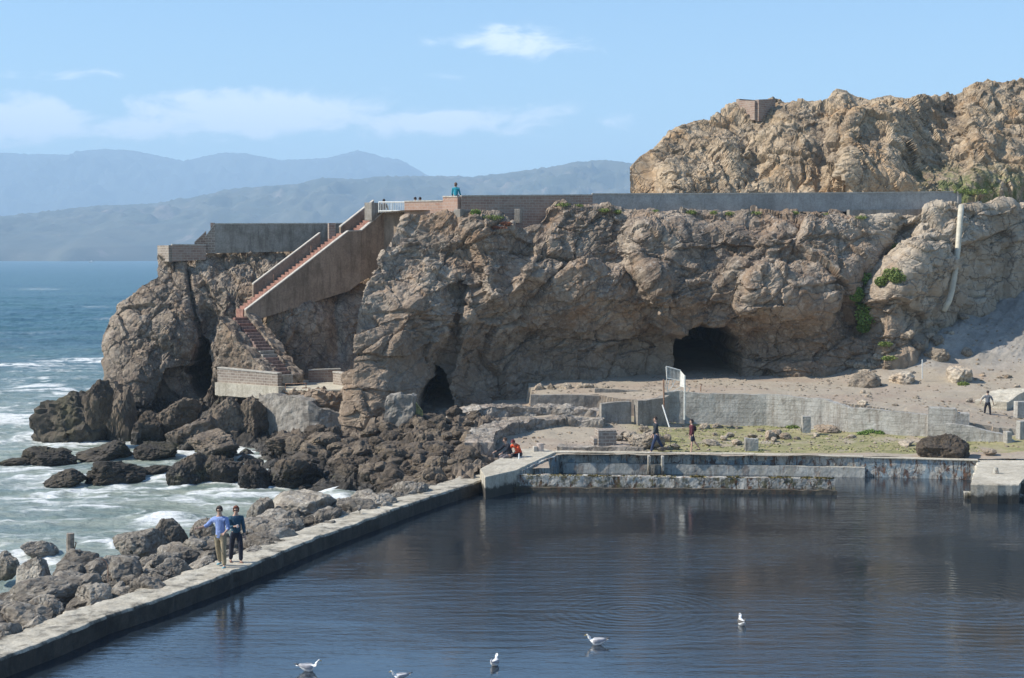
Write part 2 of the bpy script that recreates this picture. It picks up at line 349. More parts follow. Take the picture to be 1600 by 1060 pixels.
def block_mat(name, c1, c2, mortar, bw=.45, bh=.2, msz=.02, wear=.4):
    m, t, b = newmat(name); uv = t.node('ShaderNodeTexCoord').outputs['UV']; pos = t.node('ShaderNodeNewGeometry').outputs['Position']
    br = t.node('ShaderNodeTexBrick', {'Vector': uv, 'Color1': (*c1, 1), 'Color2': (*c2, 1), 'Mortar': (*mortar, 1), 'Scale': 1.0, 'Mortar Size': msz, 'Brick Width': bw, 'Row Height': bh, 'Bias': 0.0})
    c = t.mix(t.math('MULTIPLY', t.ramp(t.noise(pos, 2.5, 7, .7), .45, .65), wear), br.outputs[0], mortar)
    c = t.mix(t.ramp(t.noise(pos, 12, 4, .8), .3, .7, .4, 0), c, t.mix(1.0, c, (.6, .6, .6), 'MULTIPLY'))
    setin(t, b, 'Base Color', c); setin(t, b, 'Roughness', .9)
    bump(t, b, t.math('SUBTRACT', t.noise(pos, 10, 6, .7), t.math('MULTIPLY', br.outputs[1], .8)), .8, .02)
    return m
M_brick = block_mat('brick_blocks', (.27, .18, .14), (.35, .245, .19), (.42, .37, .31), .36, .15, .014, .45)
M_redblk = block_mat('red_blocks', (.36, .21, .155), (.42, .28, .21), (.46, .39, .33), .38, .17, .012, .35)
M_greyblk = block_mat('grey_blocks', (.22, .17, .14), (.30, .24, .19), (.42, .37, .31), .36, .15, .022, .55)
def plain(name, c, rough=.7, metal=0.0, var=.0, scale=6):
    m, t, b = newmat(name); cc = c
    if var:
        pos = t.node('ShaderNodeNewGeometry').outputs['Position']; n = t.noise(pos, scale, 5, .7)
        cc = t.mix(t.ramp(n, .35, .65), tuple(q * (1 - var) for q in c), tuple(min(1, q * (1 + var)) for q in c))
    setin(t, b, 'Base Color', cc); b.inputs['Roughness'].default_value = rough; b.inputs['Metallic'].default_value = metal
    return m
M_step = plain('red_step', (.27, .14, .105), .9, var=.35, scale=4); M_stepd = plain('worn_step', (.23, .16, .135), .9, var=.4, scale=4)
M_cap = plain('coping', (.42, .39, .34), .85, var=.2)
M_steel = plain('painted_steel', (.62, .62, .58), .5, .0, .15, 8); M_rust = plain('rusty_steel', (.24, .14, .09), .8, .0, .4, 9)
M_white = plain('white_paint', (.78, .79, .78), .5); M_pipe = plain('pipe_plastic', (.50, .46, .36), .6, var=.15, scale=2)
M_wood = plain('weathered_wood', (.25, .21, .17), .9, var=.4, scale=7)

# ------------------------------------------------------------------ haze later; ground height fields
class Field:
    """exact smooth interpolation through control points (linear radial basis plus a plane)"""
    def __init__(s, pts, lo, hi):
        p = np.array(pts, float); s.p = p[:, :2]; n = len(p); s.lo, s.hi = lo, hi
        d = np.sqrt(((s.p[:, None] - s.p[None]) ** 2).sum(-1) + .3); A = np.zeros((n + 3, n + 3)); A[:n, :n] = d + np.eye(n) * .05
        A[:n, n] = 1; A[:n, n + 1:] = s.p; A[n, :n] = 1; A[n + 1:, :n] = s.p.T
        s.w = np.linalg.lstsq(A, np.concatenate([p[:, 2], [0, 0, 0]]), rcond=None)[0]
    def __call__(s, x, y):
        x = np.asarray(x, float); y = np.asarray(y, float); z = s.w[-3] + s.w[-2] * x + s.w[-1] * y
        for (a, b), w_ in zip(s.p, s.w[:-3]): z = z + w_ * np.sqrt((x - a) ** 2 + (y - b) ** 2 + .3)
        return np.clip(z, s.lo, s.hi)
lowpts = [G(1000, 707, .85), G(1200, 710, .85), G(1400, 716, .85), G(1550, 722, .8), G(1700, 722, .8), G(1050, 690, .9), G(1300, 690, .95), G(1450, 700, .9),
          G(1080, 668, 1.0), G(1200, 670, 1.0), G(1290, 677, 1.0), G(1440, 692, .95), G(1550, 700, .95), G(1600, 690, 1.15),
          P(830, 700, 72), P(880, 690, 74.5), P(940, 700, 72), P(800, 690, 74), P(780, 660, 79), P(860, 640, 82), P(700, 655, 84), P(740, 640, 86), P(800, 622, 88.5),
          P(640, 664, 81), P(600, 668, 81.5), P(690, 690, 76), P(720, 720, 71), P(745, 735, 67), P(650, 700, 75), P(560, 690, 81), P(620, 730, 70), P(680, 745, 67), P(560, 720, 76), P(500, 690, 82), P(450, 700, 83),
          P(500, 730, 76.5), P(400, 720, 81), P(330, 710, 85), P(260, 700, 87), P(420, 690, 86), P(640, 765, 65), (-5.2, 61, -.3), (-6.5, 57, -.35), (-7.6, 57.5, -.9),
          (-14, 74, -2.2), (-11, 66, -2.4), (-20, 80, -2.4), (-9.6, 70, -1.6), (-16, 62, -2.6), (-25, 60, -3), (-12, 58, -2.2), (-22, 50, -3), (-7.5, 66, -1.5), (-6.5, 69, -.7)]
lowpts += [(x, y, z) for x, y, z in ((-16, 84, -2.2), (-23, 92, -2.5), (-30, 100, -3), (-28, 75, -3), (-35, 60, -3), (-19, 96, 0), (-10, 100, 2), (-14.5, 42, -1.5), (-18, 36, -1.6), (-13.6, 36, -.5), (-16, 30, -1),
                                     (-11.2, 45, -.4), (-13.2, 46, -1.2), (-9.5, 50, -.4), (-11.5, 51.5, -1.2), (-8, 54.5, -.4), (-10.4, 56, -1.3), (-17, 50, -2.5), (-20, 42, -2.5))]
uppts = [P(840, 612, 85), P(900, 605, 86), P(960, 600, 87), P(1000, 593, 89), P(1100, 590, 90), P(1200, 589, 89), P(1300, 585, 89), P(1060, 617, 80.8), P(1200, 618, 80), P(1290, 626, 78.5), P(1380, 640, 76.5), P(1440, 650, 75),
         P(1500, 640, 77.5), P(1543, 652, 76), P(1600, 655, 77), P(1600, 668, 75), P(1700, 655, 76), P(1400, 610, 83), P(1450, 600, 84.5), P(1500, 605, 83.5), P(1600, 620, 82), P(1600, 585, 86), P(1350, 580, 88),
         P(1500, 560, 88.5), P(1450, 560, 88.5), P(1450, 530, 90), P(1500, 515, 91), P(1550, 500, 92.5), P(1600, 485, 94), P(1600, 530, 90), P(1700, 470, 95), P(1700, 540, 89), P(1700, 610, 83), P(1800, 500, 92), P(1800, 620, 82),
         P(1600, 450, 97), P(1500, 490, 94), P(1420, 540, 91), P(1700, 430, 99), P(1380, 560, 90), P(940, 615, 83.6), P(1020, 622, 81.5)]
lowpts += [(60, 72, .9), (60, 60, .5), (40, 72, .9), (-60, 100, -4), (-60, 50, -4), (0, 110, 3), (-20, 120, 0), (60, 110, 3)]
uppts += [P(1900, 330, 110), P(1900, 500, 95), (12, 110, 4), (30, 125, 9), (60, 130, 12), (60, 80, 2.5), (2, 100, 3.2), (8, 97, 3.1), (14, 97, 3.2), P(1350, 560, 90), P(1400, 520, 92), P(1440, 500, 93.5), P(1300, 575, 91.5)]
Flow, Fup = Field(lowpts, -5, 4), Field(uppts, .5, 14)
WL = np.array([(-.2, 140), (.9, 86.5), (1.2, 83.3), (4.4, 83.2), (5.4, 81.8), (7.6, 80.7), (12.8, 80.0), (15.3, 78.4), (18, 76.4), (20.2, 74.6), (21.3, 74.2), (22.6, 74.0), (24, 74.4), (27, 74.6), (60, 74.6)])
def wall_y(x): return np.interp(x, WL[:, 0], WL[:, 1])
# pool wall centreline (inner edge, outer edge)
inner = np.array([G(*p, .5)[:2] for p in ((-400, 1200), (-120, 1075), (0, 1028), (102, 990), (169, 961), (254, 934), (335, 904), (400, 879), (481, 845), (580, 809), (640, 787), (756, 749))])
outer = np.array([G(*p, .5)[:2] for p in ((-400, 1155), (-120, 1044), (0, 1003), (119, 961), (201, 932), (317, 887), (400, 862), (429, 853), (525, 816), (594, 790), (662, 766), (745, 732))])
def inner_x(y): return np.interp(y, inner[:, 1], inner[:, 0])

def ground_z(x, y, relief=True):
    x = np.asarray(x, float); y = np.asarray(y, float)
    lo, up = Flow(x, y), Fup(x, y); k = (y > wall_y(x)) & (x > -.2)
    dw = np.interp(y, outer[:, 1], outer[:, 0]) - x
    rip = -.12 - .10 * np.maximum(dw, 0) - .5 * np.maximum(dw - 4.2, 0); kk = sstep(y, 66, 61); lo = lo * (1 - kk) + rip * kk
    lo = lo - 5 * sstep(-x, 20, 26) - 5 * sstep(y, 96, 106) * sstep(-x, 12, 16)
    z = np.where(k, up, lo)
    if relief:
        p = np.stack([x, y, x * 0], -1); rk = rocky(x, y)
        z = z + .05 * fbm(p / 1.5, 3) + rk * (rock_relief(p, 1.7, .9, seed=3) + .15) * sstep(y, 56, 66)
        sc_ = sstep(z, 3.2, 4.6) * k * sstep(x, 15, 19); z = z + sc_ * (.16 * (ridged(p @ np.array([[.8, .5, 0], [-.5, .8, 0], [0, 0, 1]]) * np.array([.55, .12, 1]), 4) - .8) + .25 * rock_relief(p, 1.6, .6))
    return z
def rocky(x, y):
    r = sstep(-x, -1.0, 3.0); r = np.maximum(r * (1 - sstep(y, 82, 88) * sstep(x, -6, -3)), .06 * (y < 80))
    return np.where((x > .8) & (y < wall_y(x)), .03, r)

# ------------------------------------------------------------------ structure: ground
GC = {}
def gz(x, y):
    """height of the built ground at a point"""
    j = min(max(int(np.searchsorted(GC['x'], x)) - 1, 0), len(GC['x']) - 2); i = min(max(int(np.searchsorted(GC['y'], y)) - 1, 0), len(GC['y']) - 2)
    u = (x - GC['x'][j]) / (GC['x'][j + 1] - GC['x'][j]); v = (y - GC['y'][i]) / (GC['y'][i + 1] - GC['y'][i]); Z = GC['z']
    return float((Z[i, j] * (1 - u) + Z[i, j + 1] * u) * (1 - v) + (Z[i + 1, j] * (1 - u) + Z[i + 1, j + 1] * u) * v)
def build_ground():
    xs = np.concatenate([np.linspace(-60, -26, 30)[:-1], np.arange(-26, 34, .13), np.linspace(34, 90, 30)[1:]])
    ys = np.concatenate([np.linspace(30, 60, 150)[:-1], np.arange(60, 98, .13), np.linspace(98, 170, 40)[1:]])
    X, Y = np.meshgrid(xs, ys); Z = ground_z(X, Y); GC.update(x=xs, y=ys, z=Z)
    xc = (X[:-1, :-1] + X[1:, 1:]) / 2; yc = (Y[:-1, :-1] + Y[1:, 1:]) / 2
    pool = (xc > inner_x(yc) - .45) & (yc < np.where(xc < 1.6, 66, 69.9 - (xc - 2) * .085)) & (yc < 71)
    pool &= ~((xc < 1.8) & (yc > 66 + (xc + 1.2) * 1.5))
    W = np.stack([X, Y, Z], -1)
    green = sstep(fbm(np.stack([X, Y, X * 0], -1) / 2.2, 4), -.7, .0) * (Y < wall_y(X) - .3) * sstep(X, 5.2, 7.0) * (Y > 69.9)
    scree = sstep(Z + .5 * fbm(W / 2, 3), 3.0, 4.0) * (X > 10)
    return grid_obj('ground', W, ground_mat(), keep=~pool, attrs={'lawn': green, 'scree': scree, 'rocky': rocky(X, Y)})
def ground_mat():
    m, t, b = newmat('ground'); pos = t.node('ShaderNodeNewGeometry').outputs['Position']
    at = lambda n: t.node('ShaderNodeAttribute', attribute_name=n).outputs['Fac']
    c = t.mix(t.ramp(t.noise(pos, .25, 6, .6, .8), .38, .62), (.40, .345, .265), (.375, .30, .23))
    c = t.mix(t.ramp(t.noise(t.stretch(pos, .4, 1.4, 1), .8, 6, .6), .5, .7, 0, .6), c, (.44, .38, .31))
    c = t.mix(at('scree'), c, t.mix(t.ramp(t.noise(pos, .7, 7, .65, .5), .4, .6), (.27, .25, .22), (.36, .33, .29)))
    g = t.mix(t.ramp(t.noise(pos, 1.2, 7, .7), .35, .65), (.20, .21, .065), (.34, .30, .15)); c = t.mix(t.math('MULTIPLY', at('lawn'), .85), c, g)
    rk = t.mix(t.ramp(t.noise(pos, 1.1, 7, .65), .4, .6), (.135, .103, .075), (.21, .167, .125)); c = t.mix(t.ramp(at('rocky'), .1, .5), c, rk)
    c = t.mix(t.ramp(t.noise(pos, 7, 6, .75), .35, .7, .4, 0), c, t.mix(1.0, c, (.55, .53, .5), 'MULTIPLY'))
    z = t.node('ShaderNodeSeparateXYZ', {0: pos}).outputs[2]; zz = t.math('ADD', z, t.math('MULTIPLY', t.math('SUBTRACT', t.noise(pos, .8, 4), .5), 1.2))
    c = t.mix(t.math('MULTIPLY', t.ramp(z, .1, .0), t.ramp(at('rocky'), .05, .2)), c, (.045, .038, .03))
    k = t.math('MULTIPLY', t.ramp(zz, -.8, -.2, 1, 0), t.ramp(at('rocky'), .05, .2)); c = t.mix(k, c, t.mix(t.ramp(t.noise(pos, 5, 4), .4, .7), (.025, .02, .015), (.06, .05, .035)))
    setin(t, b, 'Base Color', c); setin(t, b, 'Roughness', t.ramp(k, 0, 1, .95, .55)); bump(t, b, t.noise(pos, 5, 9, .72), .8, .06)
    return m
tag(build_ground(), kind='structure')

# ------------------------------------------------------------------ structure: cliffs
def interp_curve(c, u):
    c = np.array(c, float); return [np.interp(u, c[:, 0], c[:, k]) for k in range(c.shape[1])]
def polyx(line, py):
    l = np.array(sorted(line, key=lambda q: q[1]), float); return np.interp(py, l[:, 1], l[:, 0]), l[0, 1], l[-1, 1]
def step_feat(PX, PY, line, d, w=10, decay=90, vf=25):
    x, y0, y1 = polyx(line, PY); u = PX - x
    return -d * sstep(u, -w, w) * np.exp(-np.maximum(u, 0) / decay) * sstep(PY, y0 - vf, y0 + vf) * sstep(-PY, -y1 - vf, -y1 + vf)
def groove(PX, PY, line, d, w=10, vf=15):
    x, y0, y1 = polyx(line, PY)
    return d * np.exp(-((PX - x) / w) ** 2) * sstep(PY, y0 - vf, y0 + vf) * sstep(-PY, -y1 - vf, -y1 + vf)
def bulge(PX, PY, cx, cy, rx, ry, d): return -d * np.exp(-(((PX - cx) / rx) ** 2 + ((PY - cy) / ry) ** 2))
def cliff(name, us, nv, bottom, top, left, feats, mat, relief, back=14, wrap=None, wrapn=60, profile=None, caves=(), vexp=1.0, drop=2.0, zflat=.0, lf=.35, ln_=14.):
    v = np.linspace(0, 1, nv)
    U = us[None, :] + np.zeros((nv, 1)); V = v[:, None] + 0 * U
    _, by, bY = interp_curve(bottom, us); _, ty, tY = interp_curve(top, us)
    py = by + (ty - by) * V; Yd = bY + (tY - bY) * V ** vexp
    if left is not None:                     # silhouette: shift pixels near the left edge
        lx = polyx(left, py)[0]; sh = lx - us[0]; fade = np.clip(1 - (U - us[0]) / (us[-1] - us[0]) * 2.2, 0, 1)
        PX = U + sh * fade
    else: PX = U
    if profile is not None: Yd = Yd + profile(PX, py, V)
    for f in feats: Yd = Yd + f(PX, py)
    W = P(PX, py, Yd)
    cm = np.zeros_like(V)
    # bottom skirt and plateau
    sk = np.stack([W[0] + np.array([0, -.15 * k, -drop * k / 4]) for k in (4, 3, 2, 1)])
    nb = 50; bk = np.linspace(0, 1, nb + 1)[1:] ** 1.5
    tp = np.stack([W[-1] + np.stack([(back * k * W[-1][:, 0] / W[-1][:, 1]) if lf < .2 else 0 * W[-1][:, 0], 0 * W[-1][:, 0] + back * k, 0 * W[-1][:, 0] + zflat * k], -1) for k in bk])
    W = np.concatenate([sk, W, tp], 0)
    PXf = np.concatenate([np.repeat(PX[:1], 4, 0), PX, np.repeat(PX[-1:], nb, 0)], 0); PYf = np.concatenate([np.repeat(py[:1], 4, 0), py, np.repeat(py[-1:], nb, 0)], 0)
    front = np.concatenate([np.ones(4 + nv), np.maximum(0, 1 - np.arange(1, nb + 1) / 12)])[:, None] + 0 * PXf
    if wrap:
        kk = np.linspace(0, 1, wrapn + 1)[1:][::-1] ** 1.3
        L = np.stack([W[:, 0] + np.array([wrap[0] * k, wrap[1] * k, 0]) for k in kk], 1)
        W = np.concatenate([L, W], 1); z0 = np.repeat(PXf[:, :1] - 1000, wrapn, 1)
        PXf = np.concatenate([z0, PXf], 1); PYf = np.concatenate([np.repeat(PYf[:, :1], wrapn, 1), PYf], 1); front = np.concatenate([np.repeat(front[:, :1], wrapn, 1), front], 1)
    front = front * (lf + (1 - lf) * np.minimum(1, np.abs(np.arange(W.shape[1]) - (wrapn if wrap else 0)) / ln_))[None]
    n = grid_normals(blur(W, 6)); n = blur(n, 4); s = -1 if np.median(n[nv // 2, :, 1]) > 0 else 1
    d = relief(W) * (.25 + .75 * front)
    if lf < .2: d[:, :wrapn + 30] = np.minimum(d[:, :wrapn + 30], .05)
    W = W + n * (s * d)[..., None]
    for (cx, cy, rx, ry, depth, p) in caves:
        q = np.abs((PXf - cx) / rx) ** p + np.abs((PYf - cy) / ry) ** p
        q = q + .25 * perlin(np.stack([PXf / 22, PYf / 22, 0 * PXf], -1))
        m = sstep(-q, -1.15, -.85) * (front > .5); W[..., 1] += m * depth
        lip = np.exp(-((q - 1.25) / .35) ** 2) * (front > .5); W[..., 1] -= lip * .0
    return tag(grid_obj(name, W, mat), kind='structure')

# main cliff
us = np.arange(545, 1760, 1.75)
bot = [(545, 672, 83), (600, 675, 83.5), (700, 655, 85.5), (800, 622, 87.5), (900, 603, 88.5), (1000, 594, 89.5), (1100, 593, 90.5), (1200, 590, 89.5), (1300, 582, 89), (1370, 562, 89), (1420, 535, 90), (1470, 498, 92.5), (1530, 478, 94.5), (1600, 452, 97), (1760, 400, 101)]
top = [(545, 342, 89.5), (640, 338, 90), (700, 338, 90.5), (735, 345, 90.5), (760, 360, 90.5), (800, 352, 90.5), (812, 322, 91.3), (830, 312, 91.6), (850, 324, 91.6), (880, 322, 91.6), (950, 330, 92), (1100, 331, 92.5), (1250, 332, 93), (1400, 335, 93.6), (1495, 332, 94.6), (1600, 318, 97), (1760, 300, 102)]
left = [(640, 330), (600, 392), (575, 440), (557, 490), (556, 520), (553, 570), (551, 610), (546, 640), (544, 672)]
feats = [lambda x, y: step_feat(x, y, [(728, 340), (745, 400), (768, 480)], 1.5, 18, 70),
         lambda x, y: step_feat(x, y, [(880, 325), (832, 385), (800, 450)], 1.3, 14, 80),
         lambda x, y: step_feat(x, y, [(985, 345), (982, 400), (1010, 440), (1028, 490), (1042, 525)], 2.3, 22, 170),
         lambda x, y: groove(x, y, [(716, 440), (712, 520), (697, 570), (690, 600)], 1.2, 9),
         lambda x, y: step_feat(x, y, [(640, 470), (620, 520), (600, 560)], .6, 10, 60),
         lambda x, y: step_feat(x, y, [(1425, 370), (1392, 430), (1372, 490), (1366, 560)], 2.0, 30, 120),
         lambda x, y: groove(x, y, [(1420, 350), (1385, 400), (1350, 440), (1338, 520)], 2.0, 22),
         lambda x, y: bulge(x, y, 620, 620, 60, 60, 1.0), lambda x, y: bulge(x, y, 1240, 500, 90, 80, 1.2), lambda x, y: bulge(x, y, 1470, 390, 60, 60, 1.4),
         lambda x, y: bulge(x, y, 850, 540, 80, 70, -1.2), lambda x, y: bulge(x, y, 1010, 560, 60, 60, -.9), lambda x, y: bulge(x, y, 1190, 370, 90, 25, .9),
         lambda x, y: step_feat(x, y, [(1205, 400), (1165, 440), (1150, 500)], .9, 12, 90),
         lambda x, y: step_feat(x, y, [(1230, 335), (1180, 390), (1120, 440)], .8, 10, 60)]
def prof(PX, PY, V):
    k = sstep(PX, 1450, 1330)
    under = .8 * np.exp(-((V - .22) / .2) ** 2) * sstep(PX, 640, 760) - 1.1 * np.exp(-((V - .55) / .2) ** 2)
    return k * under
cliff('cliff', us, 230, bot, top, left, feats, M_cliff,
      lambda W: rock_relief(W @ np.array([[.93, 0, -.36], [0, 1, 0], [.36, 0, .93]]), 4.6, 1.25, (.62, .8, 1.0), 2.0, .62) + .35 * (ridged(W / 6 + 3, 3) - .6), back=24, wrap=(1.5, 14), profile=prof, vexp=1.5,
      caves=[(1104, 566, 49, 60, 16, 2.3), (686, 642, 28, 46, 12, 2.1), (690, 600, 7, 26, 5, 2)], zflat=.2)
# headland with the stairs recess
us = np.arange(160, 660, 1.6)
bot = [(160, 705, 90.5), (250, 698, 89.5), (320, 690, 90), (342, 620, 91.5), (400, 604, 93), (440, 600, 93.5), (560, 600, 93.5), (660, 600, 94)]
top = [(160, 401, 97), (250, 400, 97), (285, 392, 97), (330, 386, 97.6), (345, 378, 98), (560, 375, 99), (590, 350, 99.5), (660, 345, 100)]
left = [(250, 395), (246, 432), (220, 452), (186, 480), (166, 510), (161, 540), (166, 580), (170, 640), (176, 705)]
feats = [lambda x, y: groove(x, y, [(292, 400), (297, 450), (303, 490), (318, 540), (322, 600)], .8, 5),
         lambda x, y: groove(x, y, [(318, 480), (330, 500), (318, 560), (312, 600)], 1.2, 12),
         lambda x, y: bulge(x, y, 235, 500, 60, 60, 1.0), lambda x, y: bulge(x, y, 205, 590, 40, 60, .8), lambda x, y: bulge(x, y, 290, 620, 50, 50, -1.2),
         lambda x, y: step_feat(x, y, [(345, 440), (350, 470), (340, 500)], .9, 6, 30),
         lambda x, y: bulge(x, y, 455, 485, 85, 55, 1.8),
         lambda x, y: groove(x, y, [(540, 430), (520, 480), (530, 560)], .5, 10)]
cliff('headland', us, 210, bot, top, left, feats, M_prom,
      lambda W: rock_relief(W, 4.3, 1.15, (1, 1, .75), 8.0, .65) * (.35 + .65 * sstep(-W[..., 0], 10.5, 15)), back=10, wrap=(5, 15), vexp=1.2, caves=[(315, 575, 14, 45, 4, 2)], zflat=0)
# upper rock above the walkway
us = np.arange(985, 1800, 1.7)
bot = [(985, 318, 104), (1100, 318, 103), (1300, 318, 103), (1440, 316, 104), (1500, 312, 105), (1560, 300, 107), (1650, 285, 109), (1800, 270, 112)]
top = [(985, 262, 106), (1000, 246, 107), (1018, 234, 108), (1046, 205, 110), (1070, 193, 111), (1110, 186, 112), (1148, 165, 113), (1212, 162, 114), (1235, 163, 114), (1290, 156, 114), (1308, 144, 114), (1322, 142, 114), (1340, 150, 114), (1360, 152, 114), (1392, 145, 114), (1412, 154, 114), (1455, 157, 115), (1480, 147, 116), (1520, 143, 117), (1550, 137, 118), (1600, 136, 118), (1800, 126, 120)]
left = [(985, 262), (984, 280), (983, 318)]
feats = [lambda x, y: step_feat(x, y, [(1218, 165), (1206, 220), (1196, 290)], 2.6, 34, 80), lambda x, y: step_feat(x, y, [(1060, 195), (1020, 240), (1045, 300)], 1.2, 18, 80),
         lambda x, y: groove(x, y, [(1178, 225), (1182, 250), (1182, 290)], .6, 16), lambda x, y: step_feat(x, y, [(1318, 145), (1296, 220), (1285, 300)], 1.6, 10, 40),
         lambda x, y: step_feat(x, y, [(1350, 150), (1322, 200), (1310, 300)], 1.8, 10, 90), lambda x, y: groove(x, y, [(1470, 160), (1455, 210), (1445, 280)], 1.5, 45),
         lambda x, y: step_feat(x, y, [(1500, 150), (1512, 220), (1510, 290)], 1.8, 14, 90), lambda x, y: bulge(x, y, 1270, 230, 30, 40, .8), lambda x, y: bulge(x, y, 1400, 230, 45, 60, 1.5),
         lambda x, y: bulge(x, y, 1120, 250, 60, 40, 1.2)]
cliff('upper_cliff', us, 190, bot, top, left, feats, M_upper,
      lambda W: rock_relief(W, 5.0, 1.3, (1, 1, .5), 31.0, .6) + .5 * (ridged(W * np.array([1, 1, .4]) / 5 + 9, 3) - .6), back=22, wrap=(6, 16), vexp=1.0, zflat=0.0, drop=3, lf=.1, ln_=40.)
def hit(px, py, off=.0, names=('cliff', 'ground', 'headland')):
    """point of the built rock under a photo pixel, moved off metres toward the viewer"""
    o = Vector((0, 0, CZ)); d = (Vector(P(px, py, 100.0)) - o).normalized(); best = None
    for n in names:
        ok, loc, nor, _ = bpy.data.objects[n].ray_cast(o, d)
        if ok and (best is None or loc.y < best.y): best = loc
    return np.array(best - d * off) if best is not None else P(px, py, 95.0)
# walkway behind the parapet
wk = np.array([(px, Y) for px, Y in ((560, 99), (640, 92.5), (800, 92.6), (1100, 94), (1400, 95.5), (1800, 99))], float)
xs = (wk[:, 0] - 800) / F * wk[:, 1]
Wk = np.stack([np.stack([np.interp(np.linspace(xs[0], xs[-1], 200), xs, xs), np.interp(np.linspace(xs[0], xs[-1], 200), xs, wk[:, 1]) + q, np.full(200, 12.15)], -1) for q in np.linspace(0, 14, 20)], 0)
Wk[..., 2] += .05 * fbm(Wk / 2, 3)
M_path = plain('path', (.36, .30, .24), .95, var=.2, scale=1.5)
tag(grid_obj('walkway', Wk, M_path), kind='structure')

# ------------------------------------------------------------------ structure: distant hills, sea, pool water
def hills(name, crest, Y0, Y1, mat, seed, jag=1.0, nx=500, nr=70):
    c = np.array(crest, float); px = np.linspace(c[0, 0], c[-1, 0], nx); py = np.interp(px, c[:, 0], c[:, 1])
    x = (px - 800) / F * Y1; hz = CZ + (HOR - py) / F * Y1
    t = np.concatenate([np.linspace(0, 1, nr), np.linspace(1.03, 1.5, 12)])
    X = x[None] + 0 * t[:, None]; Yy = Y0 + (Y1 - Y0) * t[:, None] + 0 * X
    Yy = Yy + (Y1 - Y0) * .25 * fbm(np.stack([X / (Y1 * .06), 0 * X, 0 * X + seed], -1), 3) * (1 - np.minimum(t, 1))[:, None]
    prof = np.where(t < 1, t ** .9, 1 - (t - 1) * .8)[:, None]; cliffy = np.minimum(1, t[:, None] * 14) * .10
    p = np.stack([X, Yy, 0 * X], -1) / (Y1 * .035) + seed
    rel = 1 + .30 * (ridged(p, 5, .5) - 1.1) * (4 * np.minimum(t, 1) * (1 - np.minimum(t, 1)))[:, None]
    Z = hz[None] * np.maximum(prof * (.92 + 0 * X) * rel, 0) + hz[None] * cliffy * .8 * (prof > .0)
    Z = Z + jag * fbm(np.stack([X, Yy, 0 * X], -1) / (Y1 * .0028), 4, .7) * np.minimum(t * 4, 1)[:, None] - 3 * (t[:, None] == 0)
    return tag(grid_obj(name, np.stack([X, Yy, Z], -1), mat, smooth=True), kind='structure')
def hill_mat(name, a_, b_, c_, sc_):
    m, t, b = newmat(name); pos = t.node('ShaderNodeNewGeometry').outputs['Position']
    c = t.mix(t.ramp(t.noise(pos, sc_, 8, .65, .5), .4, .6), a_, b_); c = t.mix(t.ramp(t.noise(pos, sc_ * 2.3, 8, .7), .56, .68), c, c_)
    setin(t, b, 'Base Color', c); setin(t, b, 'Roughness', 1.0); return m
hills('far_mountains', [(-700, 250), (-300, 244), (0, 240), (60, 242), (110, 243), (140, 236), (170, 234), (210, 236), (240, 242), (290, 253), (320, 246), (350, 240), (385, 241), (440, 251), (480, 250), (515, 247), (545, 240), (560, 236), (580, 241), (600, 247), (625, 250), (645, 261), (665, 273), (720, 300), (900, 330)],
      7600, 9200, hill_mat('forest_hill', (.02, .03, .03), (.035, .045, .035), (.06, .06, .05), .0016), 9.0, 5)
hills('near_mountains', [(-500, 375), (-100, 352), (0, 340), (90, 330), (160, 322), (250, 318), (330, 304), (370, 295), (430, 291), (470, 288), (505, 278), (560, 281), (600, 276), (680, 276), (740, 277), (800, 270), (860, 262), (900, 254), (940, 251), (985, 256), (1060, 262), (1300, 280), (1700, 300)],
      3500, 4700, hill_mat('headland_hill', (.045, .055, .04), (.085, .085, .06), (.19, .15, .12), .0045), 7.0, 3)

